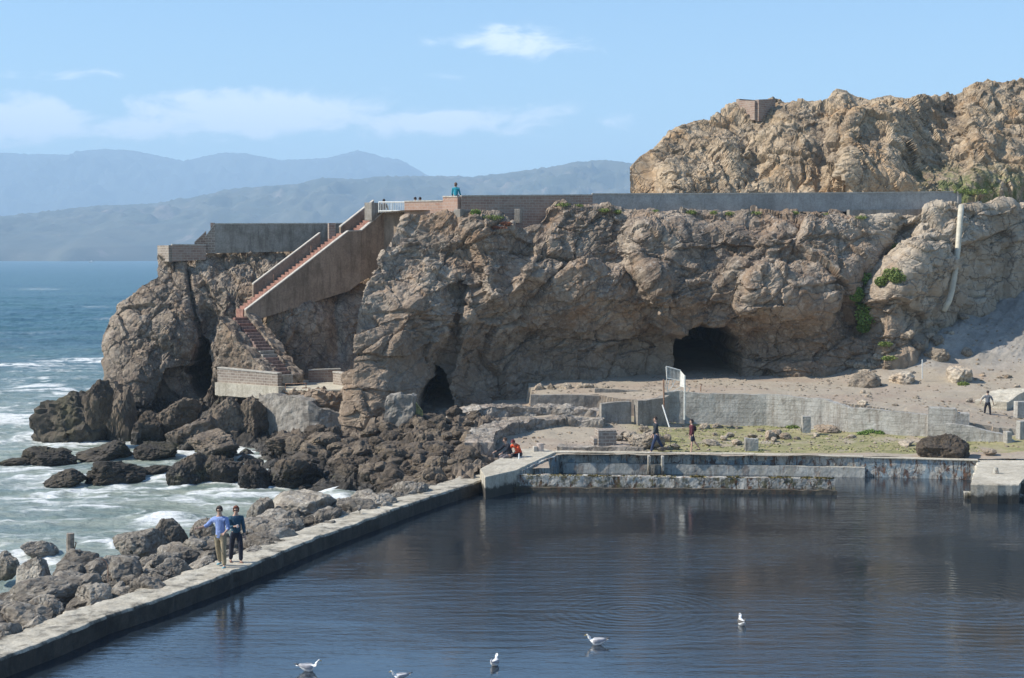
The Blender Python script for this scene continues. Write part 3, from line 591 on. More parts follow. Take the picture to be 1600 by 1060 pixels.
def build_sea():
    tx = np.concatenate([np.linspace(-1.15, -.40, 36)[:-1], np.linspace(-.40, .02, 560), np.linspace(.02, .9, 20)[1:]])
    ry = np.concatenate([np.array([18, 24, 30.]), np.exp(np.arange(math.log(36), math.log(420), .0042)), np.exp(np.arange(math.log(420), math.log(10100), .02))])
    T, Yy = np.meshgrid(tx, ry); X = T * Yy
    p = np.stack([X, Yy, 0 * X], -1); fade = 1 / (1 + (Yy / 500) ** 2)
    q = p * np.array([.10, .32, 1]); warp = 1.2 * perlin(p / 14)
    Z = .16 * np.sin(Yy / 4.2 + 3 * fbm(p / 25, 2) + X * .05) + .22 * fbm(q / 1.3 + 3, 5, .55) + .10 * (ridged(p * np.array([.35, .9, 1]) / 1.2, 4, .55) - .9)
    far = sstep(Yy, 110, 260); Z = Z * (1 + far * 1.2)
    # foam
    pxs = 800 + T * F; pys = HOR + (CZ + .8) / Yy * F
    lace = 1 - np.abs(perlin(p * np.array([.16, .42, 1]) + .7 * fbm(p / 3, 3)[..., None])) * 2.6
    lace2 = 1 - np.abs(perlin(p * np.array([.5, 1.3, 1]) + 5 + .5 * fbm(p / 1.2, 3)[..., None])) * 2.4
    zone = sstep(pys, 500, 680) * .80 + .16 * sstep(pys, 420, 520)
    zone = zone * (.75 + .9 * fbm(p * np.array([.05, .16, 1]) + 20, 3))
    pat = 0
    for (cx, cy, rx, ry_, a) in ((65, 612, 42, 13, 1.1), (25, 575, 95, 4, .9), (120, 563, 60, 4, .8), (20, 655, 60, 16, .5), (80, 690, 60, 10, .8), (60, 785, 75, 16, .6), (170, 795, 60, 7, .6), (30, 735, 60, 14, .45), (530, 772, 34, 14, 1.0), (400, 772, 90, 5, .6), (300, 758, 60, 6, .6),
                                 (250, 815, 50, 8, .8), (130, 480, 50, 2, .5), (60, 452, 60, 1.5, .5), (160, 500, 20, 2, .6), (225, 742, 30, 8, .6), (40, 520, 60, 3, .4), (150, 860, 50, 12, .5), (360, 785, 80, 6, .4), (90, 640, 50, 6, .5)):
        pat = np.maximum(pat, a * np.exp(-(((pxs - cx) / rx) ** 2 + ((pys - cy) / ry_) ** 2)))
    Z = Z + .35 * np.exp(-(((pxs - 65) / 60) ** 2 + ((pys - 612) / 9) ** 2)) + .3 * np.exp(-(((pxs - 265) / 60) ** 2 + ((pys - 812) / 8) ** 2)) + .4 * np.exp(-(((pxs - 530) / 34) ** 2 + ((pys - 775) / 12) ** 2)) + .25 * np.exp(-(((pxs - 60) / 110) ** 2 + ((pys - 572) / 5) ** 2))
    foam = np.clip(zone * 1.0 * (.55 * lace + .45 * lace2) + pat * (.55 + .55 * lace), 0, 1.2)
    Z = -.8 + Z * fade * .8 + .06 * np.clip(foam, 0, 1) * fade
    shallow = sstep(pys, 500, 700)
    return tag(grid_obj('sea', np.stack([X, Yy, Z], -1), sea_mat(), attrs={'foam': foam, 'shallow': shallow}, smooth=True), kind='structure')
def sea_mat():
    m, t, b = newmat('sea_water'); pos = t.node('ShaderNodeNewGeometry').outputs['Position']
    at = lambda n: t.node('ShaderNodeAttribute', attribute_name=n).outputs['Fac']
    n = t.noise(t.stretch(pos, .5, 1.5, 1), 1.6, 8, .72, .6)
    f = t.ramp(t.math('ADD', at('foam'), t.math('MULTIPLY', t.math('SUBTRACT', n, .5), 2.1)), .22, .95)
    sh = t.math('MULTIPLY', at('shallow'), t.ramp(t.noise(t.stretch(pos, .3, .8, 1), .35, 5, .6), .25, .6, .55, 1))
    c = t.mix(t.ramp(t.noise(t.stretch(pos, .15, 1, 1), .16, 6, .65), .35, .65), (.02, .085, .13), (.045, .13, .15)); c = t.mix(sh, c, t.mix(t.ramp(t.noise(t.stretch(pos, .3, 1, 1), .8, 5, .6), .35, .65), (.22, .275, .23), (.34, .375, .31)))
    c = t.mix(f, c, (.78, .80, .78)); setin(t, b, 'Base Color', c); setin(t, b, 'Roughness', t.ramp(f, 0, 1, .28, .75)); b.inputs['Specular IOR Level'].default_value = .22
    h = t.math('ADD', t.noise(t.stretch(pos, .5, 1.2, 1), 2.6, 6, .65), t.math('MULTIPLY', t.noise(t.stretch(pos, .25, 1, 1), .45, 5, .6), 2.5))
    bump(t, b, h, 1.0, .28)
    return m
build_sea()
def pool_mat():
    m, t, b = newmat('pool_water'); pos = t.node('ShaderNodeNewGeometry').outputs['Position']
    setin(t, b, 'Base Color', (.017, .025, .034)); setin(t, b, 'Roughness', .015); b.inputs['IOR'].default_value = 2.0; b.inputs['Specular IOR Level'].default_value = .6
    sp_ = t.node('ShaderNodeSeparateXYZ', {0: pos}); y = sp_.outputs[1]
    calm = t.ramp(t.noise(t.stretch(pos, .10, .16, 1), 1.0, 4, .5, .6), .35, .65, .25, 1.0)
    h1 = t.noise(t.stretch(pos, .40, 1.7, 1), 1.5, 3, .5, .3); h2 = t.noise(t.stretch(pos, .8, 2.2, 1, (0, 0, .25)), 6.5, 3, .5, .2)
    rg = t.node('ShaderNodeTexWave', {'Vector': t.stretch(pos, 1, 1, 1), 'Scale': 1.0}); rg.inputs['Distortion'].default_value = 1
    d1 = t.node('ShaderNodeVectorMath', {0: pos, 1: (12.5, 44, 0)}, operation='DISTANCE').outputs['Value']
    ring = t.math('MULTIPLY', t.math('SINE', t.math('MULTIPLY', d1, 17)), t.ramp(d1, .5, 9, .055, 0))
    d2 = t.node('ShaderNodeVectorMath', {0: pos, 1: (3.2, 42.5, 0)}, operation='DISTANCE').outputs['Value']
    ring2 = t.math('MULTIPLY', t.math('SINE', t.math('MULTIPLY', d2, 21)), t.ramp(d2, .4, 5, .07, 0))
    h = t.math('ADD', t.math('MULTIPLY', t.math('ADD', t.math('MULTIPLY', h1, 1.0), t.math('MULTIPLY', h2, .35)), calm), t.math('ADD', ring, ring2))
    bump(t, b, h, 1.0, .024); return m
pv = [(x, y) for x, y in zip(inner[:, 0] - .3, inner[:, 1])] + [(-1.6, 65.6), (-1.2, 71.2), (1.5, 71.2), (24, 70.2), (60, 70.2), (60, 12)]
m_ = MB(); m_.v = [(x, y, 0) for x, y in pv]; m_.f = [tuple(range(len(pv)))[::-1]]; m_.uv = [tuple((0, 0) for _ in pv)]
pw = bpy.data.meshes.new('pool_water'); pw.from_pydata(m_.v, [], [tuple(range(len(pv)))]); pw.materials.append(pool_mat())
if pw.polygons[0].normal.z < 0: pw.flip_normals()
tag(link(bpy.data.objects.new('pool_water', pw)), kind='structure')
# bank on which the photographer stands
xb, yb = np.meshgrid(np.linspace(-40, 60, 60), np.linspace(-30, 24, 40)); zb = np.clip(7.8 - .5 * np.maximum(yb - 3, 0), -1.5, 7.8)
tag(grid_obj('near_bank', np.stack([xb, yb, zb], -1), M_path), kind='structure')

# air
hb_ = bmesh.new(); bmesh.ops.create_cube(hb_, size=1.0)
for v_ in hb_.verts: v_.co = Vector((v_.co.x * 25000 - 300, v_.co.y * 11000 + 5300, v_.co.z * 704 + 346))
hz = bpy.data.meshes.new('haze'); hb_.to_mesh(hz); hb_.free(); print('HAZENORM', [tuple(p.normal) for p in hz.polygons], [tuple(round(c) for c in p.center) for p in hz.polygons])
hm = bpy.data.materials.new('haze'); hm.use_nodes = True; ht = NT(hm.node_tree); ht.n.clear(); ho = ht.n.new('ShaderNodeOutputMaterial')
pvn = ht.n.new('ShaderNodeVolumePrincipled'); pvn.inputs['Color'].default_value = (.60, .80, 1.0, 1); pvn.inputs['Density'].default_value = .00019; pvn.inputs['Anisotropy'].default_value = 0.0
ht.l.new(pvn.outputs[0], ho.inputs['Volume'])
hz.materials.append(hm); tag(link(bpy.data.objects.new('haze', hz)), kind='stuff')

# ------------------------------------------------------------------ pool wall and basin walls
def build_pool_wall():
    root = empty('pool_wall', (inner[2][0], inner[2][1], 0), 0, 'long narrow concrete wall between the dark pool and the boulders, two people walking on it', 'wall')
    n = 360; s = np.linspace(0, 1, n); li = np.linspace(0, 1, len(inner)); yy_ = np.linspace(30, 68.3, n)
    xi = np.interp(yy_, inner[:, 1], inner[:, 0]); 
    nrm = np.array([-.95, .31]); IN = np.stack([xi, yy_], 1)
    wd = np.interp(yy_, [30, 45, 58, 67.5], [1.15, 1.25, 1.2, 1.2])
    edge = .05 * fbm(np.stack([yy_ * 1.2, 0 * s, 0 * s], 1), 4, .6) - .10 * np.maximum(0, fbm(np.stack([yy_ / 1.1, 0 * s + 4, 0 * s], 1), 3) - .25) * 2
    rows = []
    for (o, z) in [(0, -.8), (0, -.3), (0, 0.0), (0, .15), (0, .3), (0, .42), (.03, .49)] + [(k, .5) for k in np.linspace(.08, .92, 14)] + [(.97, .48), (1.0, .40), (1.0, .2), (1.0, 0), (1.0, -.6)]:
        e = np.where(o < .05, edge, 0) if z > .1 else .3 * edge
        xy = IN + nrm * (o * wd)[:, None] + nrm * (-np.asarray(e))[:, None]
        if o >= .97: xy = xy + nrm * (.25 * fbm(np.stack([yy_ / .7, 0 * s + 9, 0 * s], 1), 3, .6))[:, None]
        rows.append(np.stack([xy[:, 0], xy[:, 1], np.full(n, z)], -1))
    W = np.stack(rows); W[5:-4, :, 2] += .02 * fbm(W[5:-4] / .5, 3) - .05 * np.maximum(0, fbm(W[5:-4] / 1.2 + 5, 3) - .3)
    W[:, :, :2] += -.0
    top = W[5:]; side = W[:6]
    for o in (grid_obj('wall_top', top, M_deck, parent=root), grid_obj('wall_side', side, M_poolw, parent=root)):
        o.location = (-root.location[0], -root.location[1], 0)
build_pool_wall()
def localise(root):
    """children were made in world coordinates: keep them there"""
    inv = (Matrix.Translation(root.location) @ Matrix.Rotation(root.rotation_euler.z, 4, 'Z')).inverted()
    for c in root.children: c.matrix_parent_inverse = inv
def W4(px, top, bot, Y):
    a = P(px, top, Y); return (a[0], a[1], P(px, bot, Y)[2], a[2])
# deck platform at the corner
def slab(name, poly, z0, z1, mat, parent=None, rough=.03, res=.25):
    """irregular slab with broken rim"""
    poly = np.array(poly, float); pts = []
    for a, b in zip(poly, np.roll(poly, -1, 0)):
        k = max(2, int(np.linalg.norm(b - a) / res)); pts += [a + (b - a) * i / k for i in range(k)]
    pts = np.array(pts); c = pts.mean(0); n3 = np.stack([pts[:, 0], pts[:, 1], 0 * pts[:, 0]], 1)
    j = rough * 2 * fbm(n3 / .4, 3, .6); d = pts - c; d /= np.linalg.norm(d, axis=1)[:, None]
    rings = [c + (pts - c) * f for f in (.02, .3, .6, .85)]
    V = [np.column_stack([r, np.full(len(r), z1) + .02 * fbm(np.column_stack([r, 0 * r[:, 0]]) / .7, 3)]) for r in rings]
    V.append(np.column_stack([pts + d * j[:, None] - d * .04, np.full(len(pts), z1)])); V.append(np.column_stack([pts + d * j[:, None], np.full(len(pts), z1 - .05)]))
    for f in np.linspace(.15, 1, 5): V.append(np.column_stack([pts + d * (j * 1.2 - .10 * f)[:, None], np.full(len(pts), z1 - .05 + (z0 - z1 + .05) * f)]))
    W = np.stack(V); W = np.concatenate([W, W[:, :1]], 1)
    return grid_obj(name, W, mat, parent=parent)
dk = slab('deck_platform', [G(750, 733, .88)[:2], G(758, 746, .88)[:2], G(806, 735, .88)[:2], G(869, 706, .88)[:2], G(846, 700, .88)[:2], G(805, 702, .88)[:2]], -.6, .88, M_deck)
tag(dk, 'pale concrete corner platform where two people sit beside the dark pool', 'platform')
# front basin wall
def basin_front():
    r = empty('basin_wall', G(1040, 770, 0), 0, 'low broken white wall standing in the pool, peeling paint and brown weed on its top', 'wall')
    a, b_ = P(768, 770, 64.6), P(1312, 775, 63.9)
    mid = lambda t: a + (b_ - a) * t
    ruin_wall('wall_body', [(*mid(0)[:2], -.3, .80), (*mid(.08)[:2], -.3, .66), (*mid(.15)[:2], -.3, .66), (*mid(.5)[:2], -.3, .62), (*mid(.985)[:2], -.3, .58)], .42, M_mossy, r, res=.07, rough=.022, chip=.10, chips=.6, seed=3)
    ruin_wall('plinth', [(a[0] - .1, a[1] - .32, -.5, .22), (b_[0] - .2, b_[1] - .32, -.5, .17)], .28, M_plinth, r, res=.09, rough=.02, chip=.05, seed=5)
    n = 900; t = rng.rand(n); base = a[None] + (b_ - a)[None] * (t * .98)[:, None]; mb = MB()
    for (x, y, _), q in zip(base, t):
        dens_ = perlin(np.array([[x / 1.3, 3.0, 0]]))[0]
        if dens_ < -.05: continue
        hh = rng.uniform(.03, .10); cx = x + rng.normal(0, .03); cy = y + rng.uniform(-.2, .2); zz = .60 - .02 * q + .0
        an = rng.uniform(0, 6.28); dx, dy = math.cos(an) * .05, math.sin(an) * .05
        mb.quad((cx - dx, cy - dy, zz), (cx + dx, cy + dy, zz), (cx + dx * 1.3, cy + dy - .04, zz + hh), (cx - dx * .6, cy - dy - .03, zz + hh * .8))
    tag(mb.build('weed', plain('dry_weed', (.20, .16, .05), .9, var=.5, scale=3), r), kind='stuff')
    localise(r)
basin_front()
def basin_back():
    r = empty('basin_wall', G(1200, 740, 0), 0, 'long peeling blue and white basin wall along the front edge of the lawn', 'wall')
    pts = [G(868, 707, .86), G(1180, 711, .84), G(1350, 715, .83), G(1530, 721, .80)]
    ruin_wall('wall_body', [(p[0], p[1] + .15, -.4, p[2]) for p in pts], .3, M_basin, r, res=.07, rough=.02, chip=.04, seed=8)
    l = [(p[0], p[1] - .17, -.4, .42) for p in pts]; l[0] = (l[0][0] + .35, l[0][1], l[0][2], l[0][3])
    ruin_wall('ledge', l[:3], .34, M_basin2, r, res=.08, rough=.012, chip=.03, seed=9)
    for px in (1014, 1035, 1352, 1374):
        q = P(px, 720, 69.4); MB().box((q[0], q[1] - .05, .22), (.11, .5, 1.22)).build('buttress', M_mossy, r, bevel=.015)
    cp = MB(); 
    for k in range(3):
        a, b_ = pts[k], pts[k + 1]; c = (a + b_) / 2; L = math.hypot(*(b_ - a)[:2]); cp.box((c[0], c[1] + .13, (a[2] + b_[2]) / 2 + .02), (L - .02, .42, .05), math.atan2(b_[1] - a[1], b_[0] - a[0]))
    cp.build('coping', M_deck, r, bevel=.01)
    # left return wall from the deck corner
    a, b_ = G(806, 735, .8), G(868, 707, .86)
    ruin_wall('return_wall', [(a[0] + .15, a[1], -.4, .80), (b_[0] + .1, b_[1], -.4, .80)], .24, M_basin, r, res=.08, rough=.015, seed=11)
    localise(r)
basin_back()
rb = slab('deck_platform', [G(1516, 756, .78)[:2], G(1592, 757, .78)[:2], G(1596, 742, .78)[:2], G(1660, 742, .78)[:2], G(1760, 719, .78)[:2], G(1528, 719, .78)[:2]], -.6, .78, M_deck, rough=.05)
tag(rb, 'pale broken concrete platform jutting into the pool at the right edge', 'platform')
bq = MB(); q = G(1556, 740, .78); bq.tube([(q[0], q[1], .76), (q[0], q[1], 1.02)], .13, 9, .09); o = bq.build('bollard', M_mossy); tag(o, 'small stubby stone bollard on the platform at the right edge', 'bollard')
pl = ruin_wall('plinth', [(*G(1506, 779, 0)[:2], -.4, .24), (*G(1598, 781, 0)[:2], -.4, .2)], .5, M_mossy, res=.08, rough=.05, chip=.1, seed=31); tag(pl, 'mossy broken footing at the waterline below the right platform', 'footing')
rw2 = ruin_wall('channel_wall', [(*G(1598, 742, .7)[:2], -.4, .6), (*G(1760, 742, .7)[:2], -.4, .6)], .3, M_plinth, res=.1, seed=32); tag(rw2, 'dark concrete channel wall at the right edge beside the platform', 'wall')

# ------------------------------------------------------------------ ruined walls on the shore
def thing_wall(label, cat, *a, **k): return tag(ruin_wall(k.pop('name', 'ruined_wall'), *a, **k), label, cat)
thing_wall('long board-marked grey retaining wall behind the lawn', 'wall', [W4(1036, 614, 700, 80.4), W4(1060, 611, 700, 80.5), W4(1120, 615, 700, 80.2), W4(1200, 616, 700, 79.6), W4(1290, 624, 700, 78.0), W4(1330, 636, 700, 77), W4(1450, 648, 710, 74.9), W4(1462, 650, 712, 74.5)], .35, M_conc, rough=.015, chip=.05, seed=2, name='retaining_wall')
thing_wall('stack of thick pale concrete slabs ending the retaining wall at right', 'wall', [W4(1452, 636, 690, 74.4), W4(1495, 638, 690, 73.9), W4(1497, 645, 690, 73.9), W4(1514, 646, 690, 73.8)], .7, M_conc, rough=.01, chip=.02, seed=4, name='concrete_block')
thing_wall('low sloping end of pale wall beside the grass at far right', 'wall', [W4(1478, 662, 715, 73.4), W4(1520, 666, 715, 73.0), W4(1570, 680, 715, 72.4), W4(1584, 690, 722, 72)], .35, M_conc, rough=.02, chip=.06, seed=6, name='retaining_wall')
thing_wall('long low concrete kerb wall behind the rubble, left piece', 'wall', [W4(829, 617, 640, 83.2), W4(880, 617, 640, 83.2), W4(936, 618, 640, 83.2)], .5, M_plas, rough=.02, chip=.03, seed=12, name='kerb_wall')
thing_wall('raised concrete kerb wall below the sandy path, right of the lower kerb', 'wall', [W4(929, 607, 640, 84), W4(1034, 612, 640, 84)], .4, M_plas, rough=.02, chip=.02, seed=13, name='kerb_wall')
thing_wall('shaded concrete panel wall with a square corner left of the barrier', 'wall', [W4(938, 630, 690, 79.2), W4(985, 627, 690, 79.5)], .45, M_plas, rough=.02, chip=.04, seed=14, name='panel_wall')
thing_wall('second shaded concrete panel adjoining the long retaining wall', 'wall', [W4(994, 626, 690, 79.2), W4(1030, 622, 690, 79.6), W4(1040, 618, 690, 80)], .45, M_plas, rough=.02, chip=.04, seed=15, name='panel_wall')
M_rub = rock_mat('rubble_stone', [(.36, .32, .27), (.46, .42, .36), (.27, .24, .20)], stain=(.34, .22, .15), stain_amt=.4, pale=(.55, .51, .45), pale_amt=.5, bumpd=.04)
thing_wall('crumbling pale rubble wall on top of the ledge below the cliff', 'wall', [W4(700, 655, 675, 80.2), W4(722, 645, 670, 80.4), W4(745, 634, 665, 80.8), W4(850, 634, 665, 81.2), W4(945, 640, 670, 81)], 1.5, M_rub, res=.10, rough=.05, chip=.12, lump=.16, seed=16, name='rubble_wall')
thing_wall('curved rubble wall wrapping behind the two seated people', 'wall', [W4(748, 692, 770, 70), W4(752, 676, 750, 73), W4(775, 664, 705, 75.5), W4(815, 655, 700, 77.5), W4(880, 652, 700, 78.5), W4(942, 655, 700, 78.3)], 1.25, M_rub, res=.10, rough=.05, chip=.10, lump=.16, seed=17, name='rubble_wall')
thing_wall('collapsed pale footing slab behind the long basin, dark broken end', 'slab', [W4(872, 696, 712, 71.6), W4(1006, 697, 712, 71.2)], 1.2, M_rub, res=.1, rough=.03, chip=.05, lump=.06, seed=18, name='footing_slab')
def stub():
    r = empty('brick_stub', P(946, 698, 71.8), 0, 'low stub of grey brick pier standing behind the basin', 'pier')
    x0, y0, z0 = P(946, 698, 71.8); MB().box((x0, y0, z0 + .36), (.85, .8, .86), R(8)).build('pier_block', M_greyblk, r, bevel=.03); MB().box((x0 - .52, y0 - .02, z0 + .18), (.2, .75, .5), R(8)).build('lower_step', M_greyblk, r, bevel=.03); localise(r)
stub()
thing_wall('ruined stone gate pillar in front of the narrow cave', 'pillar', [W4(604, 620, 680, 79.8), W4(625, 616, 680, 79.7), W4(648, 617, 680, 79.6)], .8, M_plas, rough=.06, chip=.14, lump=.14, seed=20, name='stone_pillar')
thing_wall('yellowish stump of arch at the right foot of the ruined pillar', 'stump', [W4(650, 628, 680, 80.2), W4(660, 640, 680, 80.2)], .5, plain('lichen_stone', (.36, .33, .13), .9, var=.4), rough=.04, chip=.1, seed=21, name='arch_stump')
for (a, b_, ty, by, Y, lab) in ((1253, 1266, 650, 676, 76.2, 'short square concrete post against the retaining wall'), (1164, 1184, 685, 710, 70.9, 'upright pale stone block at the front edge of the lawn')):
    thing_wall(lab, 'post', [W4(a, ty, by, Y), W4(b_, ty + 1, by, Y)], .4, M_conc, res=.06, rough=.02, chip=.04, seed=a, name='stone_post')
thing_wall('pale concrete slab half buried in the path at the far right edge', 'slab', [W4(1548, 628, 645, 79), W4(1575, 611, 645, 81), W4(1600, 608, 645, 82), W4(1660, 606, 645, 82)], 1.6, M_deck, rough=.04, chip=.05, seed=24, name='concrete_slab')
for i, (px, py, w_, h_, Y, lab) in enumerate(((1476, 655, .9, .25, 76, 'flat kerb stone below the man with arms out'), (1594, 650, .5, .8, 76.5, 'broken concrete post at the far right edge above the platform'), (1574, 695, .25, .7, 72, 'narrow upright concrete stub beside the pale platform'), (1598, 685, .5, .9, 72.6, 'dark topped concrete post cut by the right edge'))):
    x0, y0, z0 = P(px, py, Y); MBo = MB().box((x0, y0, z0 + h_ / 2 - .1), (w_, .4, h_), R(10)).build('concrete_stub', M_conc, bevel=.02); tag(MBo, lab, 'stub')

# ------------------------------------------------------------------ walls on the cliff top
def bwall(name, a, b_, th, mat, parent, cap=None, capname='coping'):
    """plain masonry wall between two (x,y,zb,zt) ends; brick pattern from uv"""
    a = np.array(a, float); b_ = np.array(b_, float); d = (b_ - a)[:2]; L = np.linalg.norm(d); n = np.array([d[1], -d[0]]) / L * th / 2
    m = MB(); p = lambda q, s_, z: (q[0] + n[0] * s_, q[1] + n[1] * s_, z)
    F_ = [p(a, 1, a[2]), p(b_, 1, b_[2]), p(b_, 1, b_[3]), p(a, 1, a[3])]; B_ = [p(a, -1, a[2]), p(b_, -1, b_[2]), p(b_, -1, b_[3]), p(a, -1, a[3])]
    uv = ((0, a[2]), (L, b_[2]), (L, b_[3]), (0, a[3]))
    m.quad(*F_, uv); m.quad(B_[1], B_[0], B_[3], B_[2], (uv[1], uv[0], uv[3], uv[2]))
    m.quad(F_[3], F_[2], B_[2], B_[3], ((0, 0), (L, 0), (L, th), (0, th))); m.quad(B_[0], B_[1], F_[1], F_[0])
    m.quad(B_[0], F_[0], F_[3], B_[3], ((0, a[2]), (th, a[2]), (th, a[3]), (0, a[3]))); m.quad(F_[1], B_[1], B_[2], F_[2], ((0, b_[2]), (th, b_[2]), (th, b_[3]), (0, b_[3])))
    o = m.build(name, mat, parent)
    if cap:
        c = MB(); t2 = th / 2 + .03; n2 = n / (th / 2) * t2; q = lambda e, s_, dz: (e[0] + n2[0] * s_, e[1] + n2[1] * s_, e[3] + dz)
        lo = [q(a, 1, .003), q(b_, 1, .003), q(b_, -1, .003), q(a, -1, .003)]; hi = [(x, y, z + .07) for x, y, z in lo]
        c.quad(*hi); c.quad(*lo[::-1])
        for k in range(4): c.quad(lo[k], lo[(k + 1) % 4], hi[(k + 1) % 4], hi[k])
        c.build(capname, cap, parent)
    return o
PYS = [(925, 304.5, 92.6), (1100, 304, 93.2), (1300, 303, 94.2), (1495, 301, 95.3)]
r = empty('parapet', P(1200, 330, 93.6), 0, 'long smooth grey concrete parapet running along the cliff top', 'parapet')
for (p1, p2) in zip(PYS[:-1], PYS[1:]): bwall('wall_panel', W4(p1[0], p1[1], 331, p1[2]), W4(p2[0], p2[1], 331, p2[2]), .3, M_par, r, M_cap)
bwall('edge_beam', W4(1325, 328, 338, 93.9), W4(1490, 327, 341, 94.9), .5, M_plas, r)
bwall('end_post', W4(1493, 300, 334, 95.2), W4(1498, 300, 334, 95.4), .4, M_par, r); localise(r)
r = empty('parapet', P(820, 330, 92), 0, 'brown brick parapet behind the grassy shelf, left of the grey concrete', 'parapet')
bwall('brick_wall', W4(720, 307.5, 362, 91.0), W4(924.5, 306, 356, 92.6), .35, M_brick, r, M_cap); bwall('corner_pier', W4(696, 308.5, 334, 91.9), W4(719, 308.5, 334, 90.95), .4, M_redblk, r, M_cap); localise(r)
r = empty('parapet', P(665, 332, 92.3), 0, 'low red block parapet between the white railing and the brick corner', 'parapet')
bwall('block_wall', W4(635, 316, 350, 93.8), W4(695, 315, 350, 92.1), .35, M_redblk, r, M_cap); localise(r)
tag(bwall('concrete_pier', W4(577, 317, 345, 96.9), W4(588, 317, 345, 96.5), .8, M_plas, None), 'grey concrete pier at the head of the long stairs', 'pier')
r = empty('railing', P(615, 331, 95), 0, 'white metal railing beside the pier at the top of the stairs', 'railing')
a, b_ = P(592, 316, 96), P(634, 316, 94); ab, bb = P(592, 330, 96), P(634, 330, 94)
for (u, v_, nm) in ((a, b_, 'top_rail'), (ab, bb, 'bottom_rail')): MB().tube([u, v_], .035, 6).build(nm, M_steel, r)
for k in range(17): t_ = k / 16; MB().tube([ab + (bb - ab) * t_ - np.array([0, 0, .1]), a + (b_ - a) * t_], .017 if k % 8 else .035, 5).build('baluster' if k % 8 else 'post', M_steel, r)
localise(r)
r = empty('concrete_pier', P(725, 360, 89.8), 0, 'square tan concrete pier below the brick corner on the cliff edge', 'pier')
x0, y0, z0 = P(722, 345, 89.9); MB().box((x0, y0, z0), (.5, .9, 1.25), R(-38)).build('pier_block', M_plas, r, bevel=.02); localise(r)
x0, y0, z0 = P(810, 338, 90.6); tag(MB().box((x0, y0, z0), (.35, .4, .8), R(-20)).build('footing_block', M_plas, bevel=.02), 'small concrete footing block at the right end of the grassy shelf', 'block')
# headland terrace walls
r = empty('terrace_wall', P(440, 375, 98), 0, 'grey plastered wall with sloping left end along the headland top', 'wall')
bwall('wall_panel', W4(336, 351, 396, 97.2), W4(512, 350.5, 392, 97.9), .3, M_plas, r, M_cap); bwall('wall_panel', W4(524, 350.5, 382, 98.0), W4(560, 350, 380, 98.2), .3, M_plas, r, M_cap)
bwall('sloping_wall', W4(321, 371, 396, 97.1), W4(336, 351, 396, 97.2), .3, M_greyblk, r, M_cap); bwall('brick_pier', W4(330, 348.5, 380, 97.9), W4(335, 348.5, 380, 97.9), .5, M_brick, r)
bwall('stair_wall', W4(304, 380, 392, 98.2), W4(322, 363, 392, 98.3), .3, M_greyblk, r, M_cap)
bwall('brick_post', W4(513, 349, 378, 96.6), W4(523, 349, 378, 96.7), .5, M_brick, r); localise(r)
r = empty('terrace_wall', P(280, 395, 96.6), 0, 'low brick wall with lit corner at the seaward tip of the headland', 'wall')
bwall('brick_wall', W4(268, 383.5, 409, 96.2), W4(321, 384, 406, 96.9), .35, M_brick, r, M_cap); bwall('corner_face', W4(250, 384, 409, 97.3), W4(267.5, 383.5, 409, 96.1), .35, M_greyblk, r); localise(r)
# brick lookout on the upper rock
r = empty('brick_lookout', P(1180, 175, 112.5), 0, 'small roofless brick ruin perched on the upper rock', 'ruin')
bwall('side_wall', W4(1153, 157, 188, 113.2), W4(1182, 158, 188, 111.3), .3, M_brick, r); bwall('front_wall', W4(1183, 156, 190, 111.3), W4(1209, 155, 190, 112.6), .3, M_brick, r)
bwall('rear_wall', W4(1153, 155, 185, 113.6), W4(1180, 157, 185, 114.6), .3, M_brick, r); bwall('sloping_kerb', W4(1112, 186, 194, 112.4), W4(1150, 166, 185, 113.4), .3, M_plas, r); localise(r)

# ------------------------------------------------------------------ staircases
def flight(root, A, B, width, nst, side, mats, depth_extra=0.02):
    """A,B: front nosing line bottom/top (world); side: horizontal unit vector toward the other side"""
    A, B = np.array(A), np.array(B); d = B - A; h = np.array([d[0], d[1], 0]); run = np.linalg.norm(h); hd = h / run; rise = d[2] / nst; tr = run / nst
    ang = math.atan2(hd[1], hd[0])
    for k in range(nst):
        c = A + hd * tr * (k + .5) + side * width / 2; zt = A[2] + rise * (k + 1)
        w_ = width * (1 if rng.rand() > .15 else .96)
        MB().box((c[0], c[1], zt - .25), (tr + depth_extra, w_, .5 + .004 * (k % 2)), ang).build('step', mats[int(rng.randint(len(mats)))], root, bevel=.012)
r = empty('staircase', P(383, 490, 92.3), 0, 'long straight flight of red steps climbing right up the headland', 'stairs')
A = P(383, 488, 92.3); B = P(543, 365, 95.6); d = (B - A); hd = np.array([d[0], d[1], 0]); hd /= np.linalg.norm(hd); sd2 = np.array([-hd[1], hd[0], 0])
flight(r, A + sd2 * .3, B + sd2 * .3, 1.15, 28, sd2, [M_step])
A2 = P(563, 364, 96.0); B2 = P(601, 332, 97.0); flight(r, A2 + sd2 * .3, B2 + sd2 * .3, 1.15, 8, sd2, [M_step])
MB().box(tuple((B + A2) / 2 + sd2 * .85 - np.array([0, 0, .3])), (np.linalg.norm((A2 - B)[:2]) + .1, 1.2, .6), math.atan2(hd[1], hd[0])).build('landing', M_step, r)
def v4(p, dz0, dz1): return (p[0], p[1], p[2] + dz0, p[2] + dz1)
def side(p, q, zb): return [(p[0], p[1], zb[0], p[2] + .10), (q[0], q[1], zb[1], q[2] + .10)]
wz = lambda px, py, Y: P(px, py, Y)[2]
bwall('side_wall', *side(A, B, (wz(383, 505, 92.3), wz(543, 455, 95.6))), .28, M_stairw, r, M_cap)
bwall('side_wall', (B[0] + .0, B[1], wz(543, 455, 95.6), B[2] + .10), (A2[0], A2[1], wz(563, 440, 96), A2[2] + .10), .30, M_stairw, r, M_cap)
